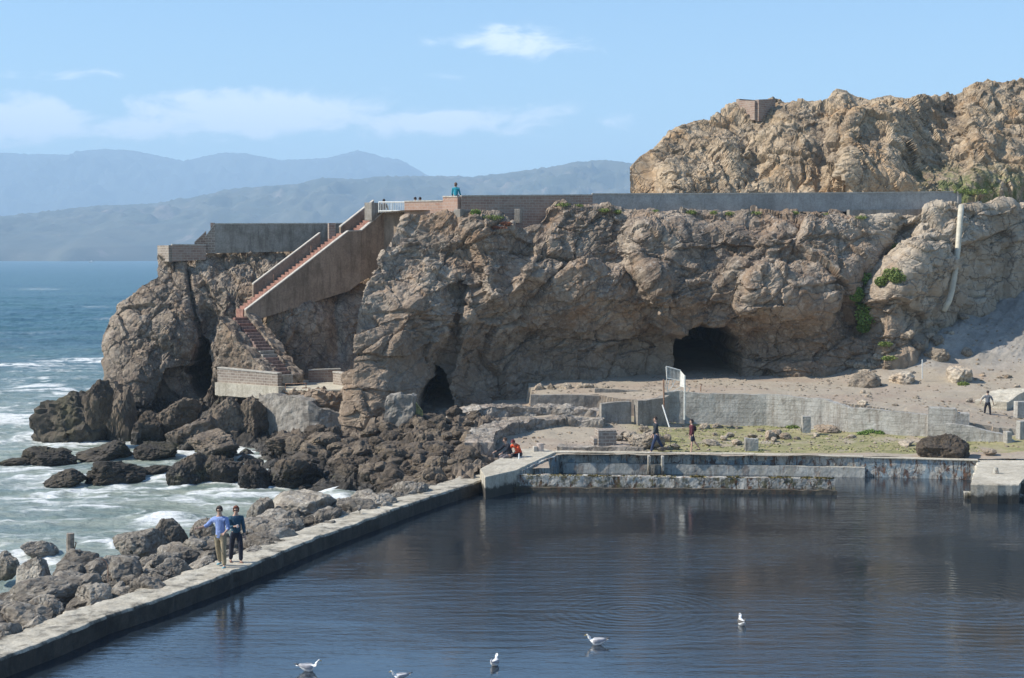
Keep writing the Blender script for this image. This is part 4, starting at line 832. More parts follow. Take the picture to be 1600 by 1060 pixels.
bwall('side_wall', *side(A2, B2, (wz(563, 440, 96), wz(601, 420, 97))), .28, M_stairw, r, M_cap)
bwall('side_wall', (B2[0], B2[1], wz(601, 420, 97), B2[2] + .1), (*P(632, 333, 96.0)[:2], wz(632, 400, 96), P(632, 333, 96)[2]), .3, M_stairw, r)
pa, pb = A + (B - A) * .17 + sd2 * 1.6, A + (B - A) * .83 + sd2 * 1.6
bwall('rear_parapet', v4(pa, -.4, .78), v4(pb, -.4, .78), .22, M_stairw, r, M_cap)
pa, pb = A2 + sd2 * 1.6 - hd * .6, B2 + sd2 * 1.6; bwall('rear_parapet', v4(pa, -1.0, .35), v4(pb, -.4, .72), .22, M_stairw, r, M_cap)
for t_ in (.35, .72):
    q = A + (B - A) * t_ + sd2 * 1.25; MB().tube([q, q + np.array([0, 0, .55])], .02, 5).build('rail_post', M_rust, r)
localise(r)
r = empty('staircase', P(445, 590, 89.5), 0, 'crumbling lower steps dropping to the terrace, red at top and grey below', 'stairs')
A = P(458, 590, 89.2); B = P(384, 496, 92.1); d = B - A; hd = np.array([d[0], d[1], 0]); hd /= np.linalg.norm(hd); s3 = np.array([-hd[1], hd[0], 0]); s3 = s3 if s3[0] < 0 else -s3
h0 = 9; M9 = A + d * .5
flight(r, A, M9, 1.0, 9, s3, [M_stepd, M_conc]); flight(r, M9, B, .92, 10, s3, [M_step, M_stepd])
ruin_wall('flank_rubble', [(*(B - s3 * .35)[:2], B[2] - 1.5, B[2] + .25), (*((A + B) / 2 - s3 * .45)[:2], (A[2] + B[2]) / 2 - 1.5, (A[2] + B[2]) / 2 + .25), (*(A - s3 * .35)[:2], A[2] - .6, A[2] + .15)], .75, M_prom, r, res=.09, rough=.08, lump=.12, chip=.1, seed=41)
ruin_wall('flank_rubble', [(*(B + s3 * 1.6)[:2], B[2] - 3, B[2] + .1), (*((A + B) / 2 + s3 * 1.35)[:2], (A[2] + B[2]) / 2 - 2, (A[2] + B[2]) / 2 + .05), (*(A + s3 * 1.2)[:2], A[2] - .6, A[2] + .1)], .9, M_prom, r, res=.09, rough=.10, lump=.12, chip=.15, seed=43)
localise(r)
# terrace
tp = slab('terrace', [P(338, 601, 90.4)[:2], P(437, 608, 87.2)[:2], P(492, 609, 86.2)[:2], P(560, 606, 86.8)[:2], P(562, 592, 93)[:2], P(400, 592, 93)[:2]], 1.6, 2.3, plain('sand_floor', (.46, .42, .33), .95, var=.2, scale=2)); tag(tp, kind='structure')
r = empty('terrace_parapet', P(390, 600, 89), 0, 'long low block parapet with pale base at the foot of the steps', 'parapet')
bwall('block_wall', (*P(343, 600, 90.2)[:2], 2.42, 3.2), (*P(437, 607, 87.3)[:2], 2.42, 3.08), .3, M_greyblk, r, M_cap); bwall('base_course', (*P(341, 600, 90.1)[:2], 1.7, 2.42), (*P(440, 607, 87.0)[:2], 1.7, 2.42), .5, M_deck, r); localise(r)
r = empty('terrace_parapet', P(515, 590, 92), 0, 'low dark brick parapet at the back right of the terrace', 'parapet')
bwall('brick_wall', (*P(482, 590, 91.6)[:2], 2.2, 2.95), (*P(532, 589, 91.9)[:2], 2.2, 3.0), .3, M_brick, r, M_cap); localise(r)
r = empty('terrace_parapet', P(538, 590, 89), 0, 'short pale block parapet against the cliff edge, right end of the terrace', 'parapet')
bwall('block_wall', (*P(524, 592, 90.3)[:2], 2.2, 2.95), (*P(548, 592, 88.5)[:2], 2.2, 2.95), .3, M_greyblk, r, M_cap); localise(r)
ruin_wall_ = [W4(418, 614, 690, 88.0), W4(460, 616, 690, 86.2), W4(491, 625, 690, 85.0), W4(496, 634, 690, 85.0), W4(530, 645, 690, 85.2), W4(572, 640, 690, 85.8)]
thing_wall('weathered concrete retaining wall holding up the sandy terrace', 'wall', ruin_wall_, 1.2, M_plas, rough=.04, chip=.12, lump=.08, seed=51, name='retaining_wall')
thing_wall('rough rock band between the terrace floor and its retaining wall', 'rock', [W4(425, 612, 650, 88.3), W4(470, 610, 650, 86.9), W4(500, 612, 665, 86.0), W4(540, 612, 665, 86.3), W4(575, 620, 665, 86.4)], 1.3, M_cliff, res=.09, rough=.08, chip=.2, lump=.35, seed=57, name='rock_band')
rr_ = empty('handrail', P(460, 606, 86.6), 0, 'thin rusty rail remnant along the front edge of the terrace', 'rail')
a, b_ = P(446, 600, 86.6), P(478, 599, 86.2); MB().tube([a, b_], .025, 5).build('rail', M_rust, rr_); MB().tube([b_, b_ - np.array([0, 0, .35])], .025, 5).build('post', M_rust, rr_); MB().tube([a, a - np.array([0, 0, .35])], .025, 5).build('post', M_rust, rr_); localise(rr_)

# ------------------------------------------------------------------ barrier, pipe, stump, rods
r = empty('crowd_barrier', P(1055, 640, 79.2), 0, 'bent white steel barrier panel propped on poles in front of the cave', 'barrier')
Yb = 79.2; q = lambda x, y, dY=0: P(x, y, Yb + dY)
fr = MB(); fr.tube([q(1041, 573), q(1063, 579), q(1062, 595), q(1042, 591), q(1041, 573)], .035, 6); fr.build('panel_frame', M_steel, r)
bars = MB()
for k in range(1, 10): t_ = k / 10; bars.tube([q(1041 + 22 * t_, 573 + 6 * t_), q(1042 + 20 * t_, 591 + 4 * t_)], .016, 5)
bars.build('panel_bars', M_steel, r)
fl = MB(); fl.quad(q(1063, 579), q(1070, 587, -.5), q(1070, 606, -.5), q(1062, 604)); fl.quad(q(1062, 604, .02), q(1070, 606, -.48), q(1070, 587, -.48), q(1063, 579, .02)); fl.build('side_plate', M_steel, r)
lw = MB()
for pp in ([(1042, 591), (1040, 605), (1044, 612), (1052, 611), (1068, 603)], [(1046, 592), (1043, 603), (1043, 612)], [(1050, 593), (1052, 604), (1058, 603)], [(1056, 594), (1049, 606), (1043, 612)], [(1068, 603), (1062, 606), (1068, 613), (1072, 603), (1078, 607), (1075, 613)]): lw.tube([q(*p) for p in pp], .018, 5)
lw.build('bent_bars', M_steel, r)
MB().tube([q(1037, 593), q(1037.5, 640)], .04, 7).build('pole', M_rust, r); MB().tube([q(1070, 587, -.5), q(1069.5, 656, -.5)], .045, 7).build('pole', M_steel, r); MB().tube([q(1035, 633, -.8), q(1046, 668, -1.5)], .035, 6).build('brace', M_steel, r); localise(r)
tag(MB().tube([P(1095, 612, 80.6), P(1095, 604, 80.6), P(1097, 601, 80.6), P(1093, 600, 80.6)], .03, 5).build('iron_hook', M_rust), 'bent iron rod sticking up from the retaining wall', 'rod')
tag(MB().tube([P(x, y, min(hit(x, y)[1] - .25, Yl)) for x, y, Yl in ((1502, 322, 93.2), (1500, 345, 92.6), (1497, 385, 91.9), (1492, 425, 91.4), (1488, 452, 91.0), (1483, 470, 90.8), (1474, 487, 90.6))], .17, 14).build('drain_pipe', M_pipe, smooth=True), 'tall pale drain pipe bending down the right side of the cliff', 'pipe')
tag(MB().tube([P(1441, 592, 85), P(1441, 562, 85)], .03, 6).build('marker_pole', M_steel), 'thin metal pole standing on the scree slope', 'pole')
r = empty('wooden_stump', G(110, 866, .0), 0, 'weathered grey timber stump rising from the boulders at left', 'stump')
q0 = G(110, 864, .15); mb = MB(); mb.tube([q0 - np.array([0, 0, .5]), q0 + np.array([0, 0, .25]), q0 + np.array([.01, 0, .62])], .13, 9, .12); mb.build('timber', M_wood, r)
MB().tube([q0 + np.array([.13, 0, .1]), q0 + np.array([.2, -.05, .32]), q0 + np.array([.16, -.05, .36])], .02, 5).build('iron_rod', M_rust, r); localise(r)
q0 = G(169, 905, .3); tag(MB().tube([q0 - np.array([0, 0, .3]), q0 + np.array([0, 0, .35]), q0 + np.array([-.05, 0, .5]), q0 + np.array([-.18, 0, .58])], .015, 5).build('iron_rod', M_rust), 'thin curved rusty rod among the boulders left of the couple', 'rod')
r = empty('boat', (-(800 - 143) / F * 2600, 2600, -.8), 0, 'tiny white boat far out on the sea horizon', 'boat')
bx_, by_ = -(800 - 143) / F * 2600, 2600; hb = MB(); hb.v = [(bx_ - 4, 2600, 1), (bx_ - 3.4, 2598.6, 1.1), (bx_ + 3.4, 2598.6, .9), (bx_ + 3.4, 2601.4, .9), (bx_ - 3.4, 2601.4, 1.1), (bx_ - 3, 2600, -1), (bx_ + 3, 2599, -1), (bx_ + 3, 2601, -1)]
hb.f = [(0, 1, 2, 3, 4), (0, 5, 1), (1, 5, 6, 2), (2, 6, 7, 3), (3, 7, 5, 4), (4, 5, 0), (5, 7, 6)]; hb.uv = [tuple((0, 0) for _ in f) for f in hb.f]; hb.build('hull', M_white, r); MB().box((bx_ + .6, 2600, 1.9), (2.6, 1.8, 1.8)).build('cabin', M_white, r, bevel=.1); localise(r)

# ------------------------------------------------------------------ boulders
def rock_mesh(name, seed, mat, sub=4, planes=15, rough=.10, sq=(1, 1, 1)):
    # faceted, broken stone
    rs = np.random.RandomState(seed); bm = bmesh.new(); bmesh.ops.create_icosphere(bm, subdivisions=sub, radius=1.0)
    me = bpy.data.meshes.new(name); bm.to_mesh(me); bm.free()
    V = np.zeros(len(me.vertices) * 3, np.float32); me.vertices.foreach_get('co', V); V = V.reshape(-1, 3).astype(float); V /= np.linalg.norm(V, axis=1)[:, None]
    N = rs.normal(size=(planes, 3)); N /= np.linalg.norm(N, axis=1)[:, None]; D = rs.uniform(.62, 1.0, planes)
    rr = D[None] / np.maximum(V @ N.T, 1e-3); rr = np.minimum(rr, 1.35); r_ = -np.log(np.exp(-rr * 26).sum(1)) / 26; r_ = np.clip(r_, .45, 1.15)
    V = V * r_[:, None]
    d = rough * (.7 * fbm(V * 1.8 + seed, 5, .6) + 1.0 * worley(V * 1.9 + seed)[2] + .6 * worley(V * 4.5 + seed)[2] + .25 * worley(V * 10 + seed)[2])
    V = V + V / np.linalg.norm(V, axis=1)[:, None] * d[:, None]
    V = (V - (V.max(0) + V.min(0)) / 2) / ((V.max(0) - V.min(0)) / 2) * np.array(sq); me.vertices.foreach_set('co', V.astype(np.float32).ravel()); me.materials.append(mat); me.update()
    return me
def rock(me, x, y, z, sx, sy, sz, rz=0, tilt=0, name='boulder', label=None, group=None, cat='boulder'):
    o = bpy.data.objects.new(name, me); o.location = (x, y, z); o.scale = (sx, sy, sz); o.rotation_euler = (tilt, tilt * .6, rz); link(o)
    return tag(o, label, cat, group)
PG = [rock_mesh('grey_boulder', 10 + k, M_grey, 4, 9 + k % 5, .075) for k in range(8)]
PB = [rock_mesh('brown_boulder', 40 + k, M_brown, 4, 9 + k % 5, .10) for k in range(7)]
PT = [rock_mesh('tan_boulder', 70 + k, M_tan, 4, 12, .10) for k in range(5)]
def big(seed, mat, rough=.15, planes=12): return rock_mesh('large_boulder', seed, mat, 5, planes, rough)
def place(me, px, pyb, wpx, hpx, z0, label, rz=0.0, dep=.8, tilt=0.0, name='boulder', cat='boulder', bury=.5, Y=None):
    p = G(px, pyb, z0) if Y is None else P(px, pyb, Y)
    w_ = wpx / F * p[1]; h_ = hpx / F * p[1]; hz_ = h_ * (1 + bury) / 2
    sx = w_ / 2 / max(abs(math.cos(rz)) + .0, .82); sy = sx * dep; sz = hz_
    return rock(me, p[0], p[1] + sy * .5, p[2] - h_ * bury + hz_, sx, sy, sz, rz, tilt, name, label, None, cat)
# the outcrop and the black rocks off the headland
BIG = [(M_black, 108, 692, 120, 100, -.8, 'dark sloping rock outcrop at the seaward foot of the headland', .5, 201), (M_brown, 185, 690, 60, 110, -.8, 'tall brown rock rib against the foot of the headland', .2, 202), (M_brown, 150, 640, 50, 60, 1.3, 'upper grey shoulder of rock above the dark outcrop', .1, 203),
       (M_brown, 232, 690, 60, 60, -.6, 'brown angular rock under the overhang of the headland', .4, 204), (M_brown, 300, 694, 76, 56, -.5, 'rounded brown boulder at the foot of the headland, below the terrace', 1.0, 205), (M_brown, 278, 660, 60, 50, .4, 'craggy brown rock wedged above the rounded boulder', .8, 206),
       (M_brown, 352, 672, 60, 66, .1, 'brown rock wall segment under the left end of the block parapet', .3, 207), (M_brown, 395, 668, 56, 66, .2, 'brown cracked rock left of the concrete retaining wall', 1.3, 208), (M_black, 70, 724, 90, 32, -.8, 'low black rock awash left of the headland', .2, 209),
       (M_black, 20, 724, 50, 10, -.8, 'flat black rock barely above water at the left edge', .2, 210), (M_black, 98, 755, 66, 26, -.8, 'pointed black rock in the foam nearest the left', .4, 211), (M_black, 176, 750, 82, 38, -.8, 'flat-topped black rock in the foam, second from left', .9, 212),
       (M_black, 160, 716, 90, 34, -.8, 'black weedy rock below the outcrop', 1.5, 213), (M_black, 240, 715, 70, 28, -.7, 'black weedy rock behind the flat-topped one', 2.0, 214), (M_black, 245, 742, 50, 18, -.8, 'small black rock with a crest in the foam', .5, 215),
       (M_brown, 290, 752, 66, 56, -.8, 'dark blocky boulder at the left tip of the brown shore rocks', .7, 216), (M_brown, 345, 752, 66, 52, -.8, 'rugged brown boulder right of the dark blocky one', .3, 217), (M_brown, 400, 758, 60, 50, -.8, 'brown boulder at the water in the middle of the cove', 1.1, 218),
       (M_brown, 330, 705, 80, 40, -.2, 'broad grey brown boulder below the headland cave', 1.9, 219), (M_brown, 460, 750, 70, 46, -.6, 'wide brown boulder behind the cove surf', .8, 220), (M_brown, 545, 745, 60, 40, -.4, 'brown boulder with rounded top near the end of the pool wall', .2, 221),
       (M_brown, 600, 750, 70, 54, -.3, 'round-topped brown boulder beside the far end of the pool wall', .9, 222), (M_brown, 655, 720, 70, 60, .1, 'large smooth brown boulder below the ruined pillar ledge', 1.4, 223), (M_brown, 700, 740, 90, 60, .0, 'large ribbed brown boulder nearest the curved rubble wall', .5, 224),
       (M_brown, 560, 712, 66, 34, .0, 'flat brown boulder in the middle of the shore rocks', .3, 225), (M_brown, 500, 700, 70, 30, .1, 'low brown boulder below the retaining wall', 1.3, 226), (M_brown, 640, 770, 60, 36, -.4, 'brown boulder touching the pool wall near its far end', 1.0, 227)]
for (mat, px, py, w_, h_, z0, lab, rz, sd_) in BIG: place(big(sd_, mat, .10 if mat is not M_black else .11), px, py, w_, h_ * .78, z0, lab, rz, name='shore_rock', cat='rock', bury=.7)
place(big(230, M_prom, .16), 362, 606, 66, 104, 2.2, 'rounded rock knob left of the lower steps', .6, .7, name='rounded_rock', cat='rock', Y=91.2, bury=.1)
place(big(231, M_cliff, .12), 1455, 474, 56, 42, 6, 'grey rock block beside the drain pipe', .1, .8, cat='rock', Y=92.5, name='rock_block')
# riprap singled out
RB = [(212, 866, 84, 40, -.1, 'large dark grey boulder facing the surf, left of the couple'), (262, 852, 56, 42, .0, 'blocky pale-topped boulder on the seaward side of the heap'), (60, 866, 56, 20, -.6, 'black rounded boulder in the water at lower left'), (52, 905, 60, 34, -.1, 'dark rounded boulder on the heap below the timber stump'),
      (8, 890, 40, 28, -.4, 'black pointed boulder cut by the left edge'), (70, 945, 140, 40, .1, 'very large slab boulder lying across the lower left heap'), (125, 892, 60, 34, .0, 'dark boulder under the timber stump'), (80, 962, 38, 24, .3, 'pale square boulder beside the pool wall at lower left'), (145, 945, 60, 34, .3, 'large pale rough boulder against the pool wall'),
      (20, 972, 50, 30, .25, 'grey boulder at the bottom left corner of the heap'), (155, 905, 56, 32, .1, 'wide grey boulder in the middle of the heap'), (262, 905, 66, 30, .3, 'long grey boulder beside the wall left of the couple'), (470, 812, 110, 44, .0, 'massive dark boulder right of the couple at the surf'),
      (405, 812, 44, 34, .1, 'dark dome boulder just right of the couple'), (445, 838, 60, 26, .2, 'curved pale boulder in front of the massive one'), (510, 822, 50, 26, .2, 'pale tilted boulder by the wall right of the couple'), (418, 845, 34, 14, .4, 'flat grey slab right behind the woman'), (318, 845, 40, 36, .1, 'tall narrow dark boulder behind the couple')]
for k, (px, py, w_, h_, z0, lab) in enumerate(RB): place(big(300 + k, M_grey, .07, 9 + k % 4), px, py, w_, h_, z0, lab, k * .7, .8, .1, bury=.7)
# heaps
used = []
def heap(n, gen, protos, lab, grp, smin, smax, zoff=0.0, sep=.62, cat='boulder', name='boulder'):
    c = 0; tries = 0
    while c < n and tries < n * 60:
        tries += 1; s_ = smin + (smax - smin) * rng.rand() ** 1.8; x, y, z = gen()
        if any((x - a) ** 2 + (y - b) ** 2 < (sep * (s_ + t_)) ** 2 for a, b, t_ in used): continue
        used.append((x, y, s_)); me = protos[rng.randint(len(protos))]
        rock(me, x, y, z + s_ * .2 + zoff, s_ * rng.uniform(.7, 1.2), s_ * rng.uniform(.65, 1.0), s_ * rng.uniform(.5, .85), rng.uniform(0, 6.28), rng.uniform(-.35, .35), name, lab, grp, cat); c += 1
def gen_rip():
    y = rng.uniform(36.5, 63); d = abs(rng.uniform(0, 1)) ** .9 * np.interp(y, [36, 48, 58, 63], [5.2, 4.0, 2.6, 1.6]) + .15
    ox = np.interp(y, outer[:, 1], outer[:, 0]); x = ox - d * .95; yy2 = y + d * .31
    if 800 + x / yy2 * F < -40: return gen_rip()
    return x, yy2, .08 - .07 * d + rng.uniform(0, .25)
heap(268, gen_rip, PG, 'smaller grey boulder in the heap between the pool wall and the surf', 'smaller grey boulders along the pool wall', .22, .72, .0, .34)
def gen_shore():
    px = rng.uniform(255, 750); py = rng.uniform(684, 790); q_ = P(px, py, np.interp(py, [684, 790], [82, 64]))
    x, y = q_[0], q_[1]
    if x > np.interp(y, outer[:, 1], outer[:, 0]) - .3 or (py > 755 and px < 560) or (px < 420 and py > 745) or (px > 560 and py < 690): return gen_shore()
    return x, y, gz(x, y)
heap(190, gen_shore, PB, 'smaller brown boulder strewn over the rocky shore below the headland', 'smaller brown boulders on the shore', .3, .85, .05, .45, 'rock', 'shore_rock')
# small rubble filling the gaps, far too many pieces to count
def rubble(name, gen, n, protos, smin, smax, label, mat=None):
    V, Fc, off = [], [], 0
    for k in range(n):
        x, y, z = gen(); v, f = protos[rng.randint(len(protos))]; s_ = smin + (smax - smin) * rng.rand() ** 2; a = rng.uniform(0, 6.28); c, sn = math.cos(a), math.sin(a)
        q = v * np.array([s_ * rng.uniform(.8, 1.4), s_, s_ * .7]); q = np.stack([q[:, 0] * c - q[:, 1] * sn, q[:, 0] * sn + q[:, 1] * c, q[:, 2]], 1) + (x, y, z)
        V.append(q); Fc.append(f + off); off += len(v)
    o = mesh_np(name, np.concatenate(V), np.concatenate(Fc), mat or (M_grey if 'grey' in label else M_brown)); tag(o, label, 'rubble', kind='stuff'); return o
def lowproto(seed):
    me = rock_mesh('tmp', seed, M_grey, 2, 8, .12); v = np.zeros(len(me.vertices) * 3, np.float32); me.vertices.foreach_get('co', v)
    f = np.zeros(len(me.polygons) * 3, np.int32); me.polygons.foreach_get('vertices', f); bpy.data.meshes.remove(me); return v.reshape(-1, 3), f.reshape(-1, 3)
def gen_rip2():
    x, y, z = gen_rip(); return x, y, gz(x, y) + .03
LP = [lowproto(500 + k) for k in range(8)]
rubble('rubble', gen_rip2, 700, LP, .06, .2, 'small grey stones filling the gaps between the boulders along the pool wall')
def gen_fill():
    x, y, z = gen_shore(); return x, y, gz(x, y) + .02
rubble('rubble', gen_fill, 1300, LP, .08, .30, 'small brown stones lying between the shore rocks')

# tan rocks on sand, grass and scree
TAN = [(808, 610, 42, 22, 'large pale rock resting at the cliff foot'), (842, 613, 18, 14, 'first tan rock of the row on the kerb, leftmost'), (862, 613, 15, 14, 'second tan rock of the row above the kerb'), (883, 613, 21, 15, 'third tan rock of the row, the widest pale one'), (915, 611, 26, 13, 'brown tinted lump of rock at the right of the row'), (872, 614, 8, 7, 'pebble sized rock between the tan rocks above the kerb'), (945, 607, 12, 5, 'little flat rock behind the raised kerb'),
       (1352, 606, 52, 26, 'largest pale rock at the foot of the scree'), (1414, 598, 42, 18, 'brown rock right of the largest pale rock'), (1500, 597, 44, 26, 'split tan rock on the upper path at right'), (1466, 563, 40, 20, 'long pale rock sliding down the grey scree'), (1513, 556, 20, 14, 'small squarish rock alone on the grey scree'), (1425, 540, 34, 30, 'pale rock on the rib above the scree'), (1440, 515, 40, 30, 'tan rock below the drain pipe foot'), (1520, 465, 34, 18, 'orange tinted rock right of the drain pipe foot'),
       (1375, 570, 30, 14, 'grey rock at the end of the rib of rubble'), (1350, 634, 16, 9, 'dark chunk on the retaining wall behind the grass')]
for k, (px, py, w_, h_, lab) in enumerate(TAN):
    Yq = {0: 87.3}.get(k, 85.5 if k < 7 else [85, 85.8, 85.2, 88.3, 88.8, 90.3, 91.2, 93.0, 89, 77][k - 7])
    if k >= 7 or k == 0:
        best = None
        for Yt in np.arange(74, 98, .15):
            q_ = P(px, py, Yt); g_ = gz(q_[0], q_[1])
            if q_[2] <= g_: best = Yt; break
        Yq = best or Yq
    place(PT[k % 5], px, py, w_, h_, 0, lab, k * .9, .8, .15, cat='rock', name='loose_rock', Y=Yq, bury=.5)
LAWN = [(1102, 672, 16, 11), (1122, 672, 19, 10), (1117, 682, 8, 6), (1140, 684, 16, 8), (1132, 688, 12, 7), (1112, 696, 26, 9), (1152, 695, 18, 8), (1176, 684, 16, 5), (1204, 688, 18, 16), (1214, 686, 16, 16), (1228, 688, 17, 12), (1210, 690, 10, 7), (1246, 689, 12, 7), (1276, 684, 10, 8), (1293, 679, 34, 14), (1312, 676, 22, 12), (1294, 688, 8, 4), (1332, 687, 16, 8), (1418, 697, 26, 7), (1546, 710, 24, 9), (1190, 676, 14, 6)]
for k, (px, py, w_, h_) in enumerate(LAWN):
    o = place(PT[k % 5], px, py, w_, h_, .92, 'pale rubble stone lying on the grass of the lawn', k * 1.3, .8, .2, cat='stone', name='lawn_stone', bury=.2); o['group'] = 'rubble stones on the lawn'
place(big(400, M_brown, .09, 12), 1480, 716, 92, 37, .83, 'big brown boulder on the lawn beside the basin wall', .2, .7, cat='boulder', bury=1.0)
for k, (px, py, w_, h_) in enumerate(((1002, 700, 40, 22), (1022, 700, 40, 26), (1008, 678, 20, 12), (1042, 690, 16, 12), (985, 688, 22, 14), (968, 688, 14, 9), (975, 682, 11, 8), (1055, 700, 18, 7), (1035, 705, 22, 6), (960, 682, 9, 7))):
    o = place((PT + PG)[k % 9], px, py, w_, h_, .95, 'pale broken rock piled behind the walker in dark clothes', k * 1.1, .8, .2, cat='rock', name='rubble_rock', bury=.2); o['group'] = 'rubble pile behind the walking man'
def gen_rib():
    t_ = rng.rand(); px = 1325 + 165 * t_ + rng.normal(0, 9); py = 585 - 92 * t_ + rng.normal(0, 7) + 16 * (rng.rand() < .3); q_ = hit(px, py); return q_[0], q_[1], q_[2]
heap(44, gen_rib, PT, 'tan stone of the rubble rib running up beside the scree to the drain pipe', 'stones of the rubble rib', .14, .5, -.05, .5, 'stone', 'rib_stone')
def gen_scree():
    px = rng.uniform(1330, 1600); py = rng.uniform(470, 640); Yt = 76.0
    for Yt in np.arange(76, 99, .4):
        q_ = P(px, py, Yt)
        if q_[2] <= gz(q_[0], q_[1]): break
    return q_[0], q_[1], q_[2] + .0
heap(46, gen_scree, PT, 'small loose stone scattered on the scree slope at right', 'small stones on the scree', .08, .26, -.02, .7, 'stone', 'scree_stone')

def gen_sand():
    while True:
        x = rng.uniform(1, 33); y = rng.uniform(74, 93)
        if y > wall_y(x) + .3 and perlin(np.array([[x / 2.0, y / 2.0, 7.]]))[0] > -.15: return x, y, gz(x, y)
rubble('gravel', gen_sand, 1500, LP, .02, .10, 'tan gravel and small stones scattered over the sandy path and scree', M_tan)
def gen_low():
    while True:
        x = rng.uniform(0, 24); y = rng.uniform(70.3, 80)
        if y < wall_y(x) - .3: return x, y, float(Flow(np.array([x]), np.array([y]))[0]) + .01
rubble('gravel', gen_low, 700, LP, .02, .09, 'pale gravel on the lawn and the bare ground beside it', M_tan)

# ------------------------------------------------------------------ plants
def leaf_mat(name, a_, b_):
    m, t, b = newmat(name); pos = t.node('ShaderNodeNewGeometry').outputs['Position']
    setin(t, b, 'Base Color', t.mix(t.ramp(t.noise(pos, 7, 4, .7), .3, .7), a_, b_)); b.inputs['Roughness'].default_value = .7; return m
M_leaf = leaf_mat('shrub_leaf', (.08, .15, .025), (.20, .30, .06)); M_weed = leaf_mat('weed_leaf', (.11, .16, .03), (.24, .29, .07)); M_grass = leaf_mat('lawn_grass', (.20, .22, .06), (.36, .33, .15))
def foliage(name, blobs, n, size, mat, label=None, cat='plant', group=None):
    mb = MB()
    for _ in range(n):
        c, r_ = blobs[rng.randint(len(blobs))]; v = rng.normal(size=3); v /= np.linalg.norm(v); v *= rng.rand() ** .4; p = np.array(c) + v * np.array(r_)
        a_ = rng.normal(size=3); a_ /= np.linalg.norm(a_); b2 = np.cross(a_, rng.normal(size=3)); b2 /= np.linalg.norm(b2); s_ = size * rng.uniform(.5, 1.3)
        mb.quad(p - a_ * s_, p - b2 * s_ * .5, p + a_ * s_, p + b2 * s_ * .5)
    o = mb.build(name, mat); return tag(o, label, cat, group)
def blobs_px(lst):
    return [(hit(px, py, .12), (r_ / F * Y, .22, r2 / F * Y)) for px, py, Y, r_, r2 in lst]
foliage('shrub', blobs_px([(1352, 440, 91.0, 14, 14), (1346, 465, 90.6, 18, 15), (1354, 492, 90.2, 18, 18), (1338, 460, 91, 12, 12), (1350, 512, 90, 12, 8)]), 4200, .08, M_leaf, 'tall green shrub growing in the shaded cleft of the cliff', 'shrub')
foliage('shrub', blobs_px([(1395, 428, 91.2, 18, 10), (1402, 434, 91, 14, 9), (1378, 440, 91, 12, 8)]), 2200, .07, M_weed, 'bright green shrub on the sunlit ledge right of the cleft', 'shrub')
foliage('shrub', blobs_px([(1398, 386, 91.8, 10, 7)]), 500, .05, M_weed, 'small dull green shrub above the bright one on the cliff', 'shrub')
foliage('shrub', blobs_px([(1360, 676, 75.5, 14, 5), (1348, 678, 75.6, 10, 4), (1374, 677, 75.6, 8, 4)]), 1500, .05, M_leaf, 'bushy green plant on the lawn against the retaining wall', 'shrub')
foliage('shrub', blobs_px([(743, 332, 90.9, 9, 5)]), 500, .05, M_leaf, 'dark green bush below the brick parapet beside the tan pier', 'shrub')
foliage('grass_patch', blobs_px([(770, 340, 90.6, 22, 4), (790, 334, 91, 12, 4), (801, 327, 91, 8, 5)]), 1200, .05, M_weed, 'green grass patch on the shelf below the brick parapet', 'grass')
foliage('red_succulents', blobs_px([(770, 356, 90.1, 24, 3), (790, 350, 90.3, 10, 4)]), 700, .05, leaf_mat('succulent_leaf', (.22, .07, .04), (.30, .13, .06)), 'reddish succulents on the rim of the grassy shelf', 'plant')
for (px, py, w_) in ((880, 320, 12), (945, 329, 10), (965, 331, 7), (1080, 332, 9), (1115, 333, 6), (1140, 334, 8), (1180, 333, 12), (1240, 333, 9), (1292, 336, 11), (1025, 331, 6), (1345, 340, 10), (905, 322, 8), (555, 372, 6)):
    foliage('weed_tuft', blobs_px([(px, py, 92.2 + (px - 900) * .0022, w_, 3.2)]), 260, .045, M_weed, 'low green weed tuft sprouting along the foot of the cliff-top parapet', 'plant', 'weed tufts below the parapet')
for (px, py, w_, Y, lab) in ((1520, 300, 30, 103, 'grass on the slope above the end of the grey parapet'), (1390, 560, 14, 89, 'weeds on the rib of rubble by the scree'), (1383, 538, 12, 90, 'upper weeds on the rib beside the scree'), (1505, 601, 10, 84.9, 'weeds under the split tan rock'), (1240, 668, 14, 77, 'grass tuft right of the square concrete post')):
    foliage('grass_patch', blobs_px([(px, py, Y, w_, 4)]), 500, .055, M_weed, lab, 'grass')
mb = MB(); cnt = 0
while cnt < 9000:
    px = rng.uniform(1020, 1560); py = rng.uniform(668, 712); q_ = G(px, py, .9); x, y = q_[0], q_[1]
    if y > wall_y(x) - .35 or y < 70.2: cnt += 1; continue
    if perlin(np.array([[x / 1.5, y / 1.5, 0.]]))[0] < -.12 + .3 * rng.rand(): cnt += 1; continue
    zz = float(Flow(np.array([x]), np.array([y]))[0]); a_ = rng.uniform(0, 3.14); hh = rng.uniform(.02, .06); dx, dy = math.cos(a_) * .05, math.sin(a_) * .05
    mb.quad((x - dx, y - dy, zz), (x + dx, y + dy, zz), (x + dx * .4 + .03, y + dy, zz + hh), (x - dx * .8, y - dy, zz + hh * .8)); cnt += 1
tag(mb.build('grass', M_grass), kind='stuff', label='patchy short grass on the lawn behind the basin')

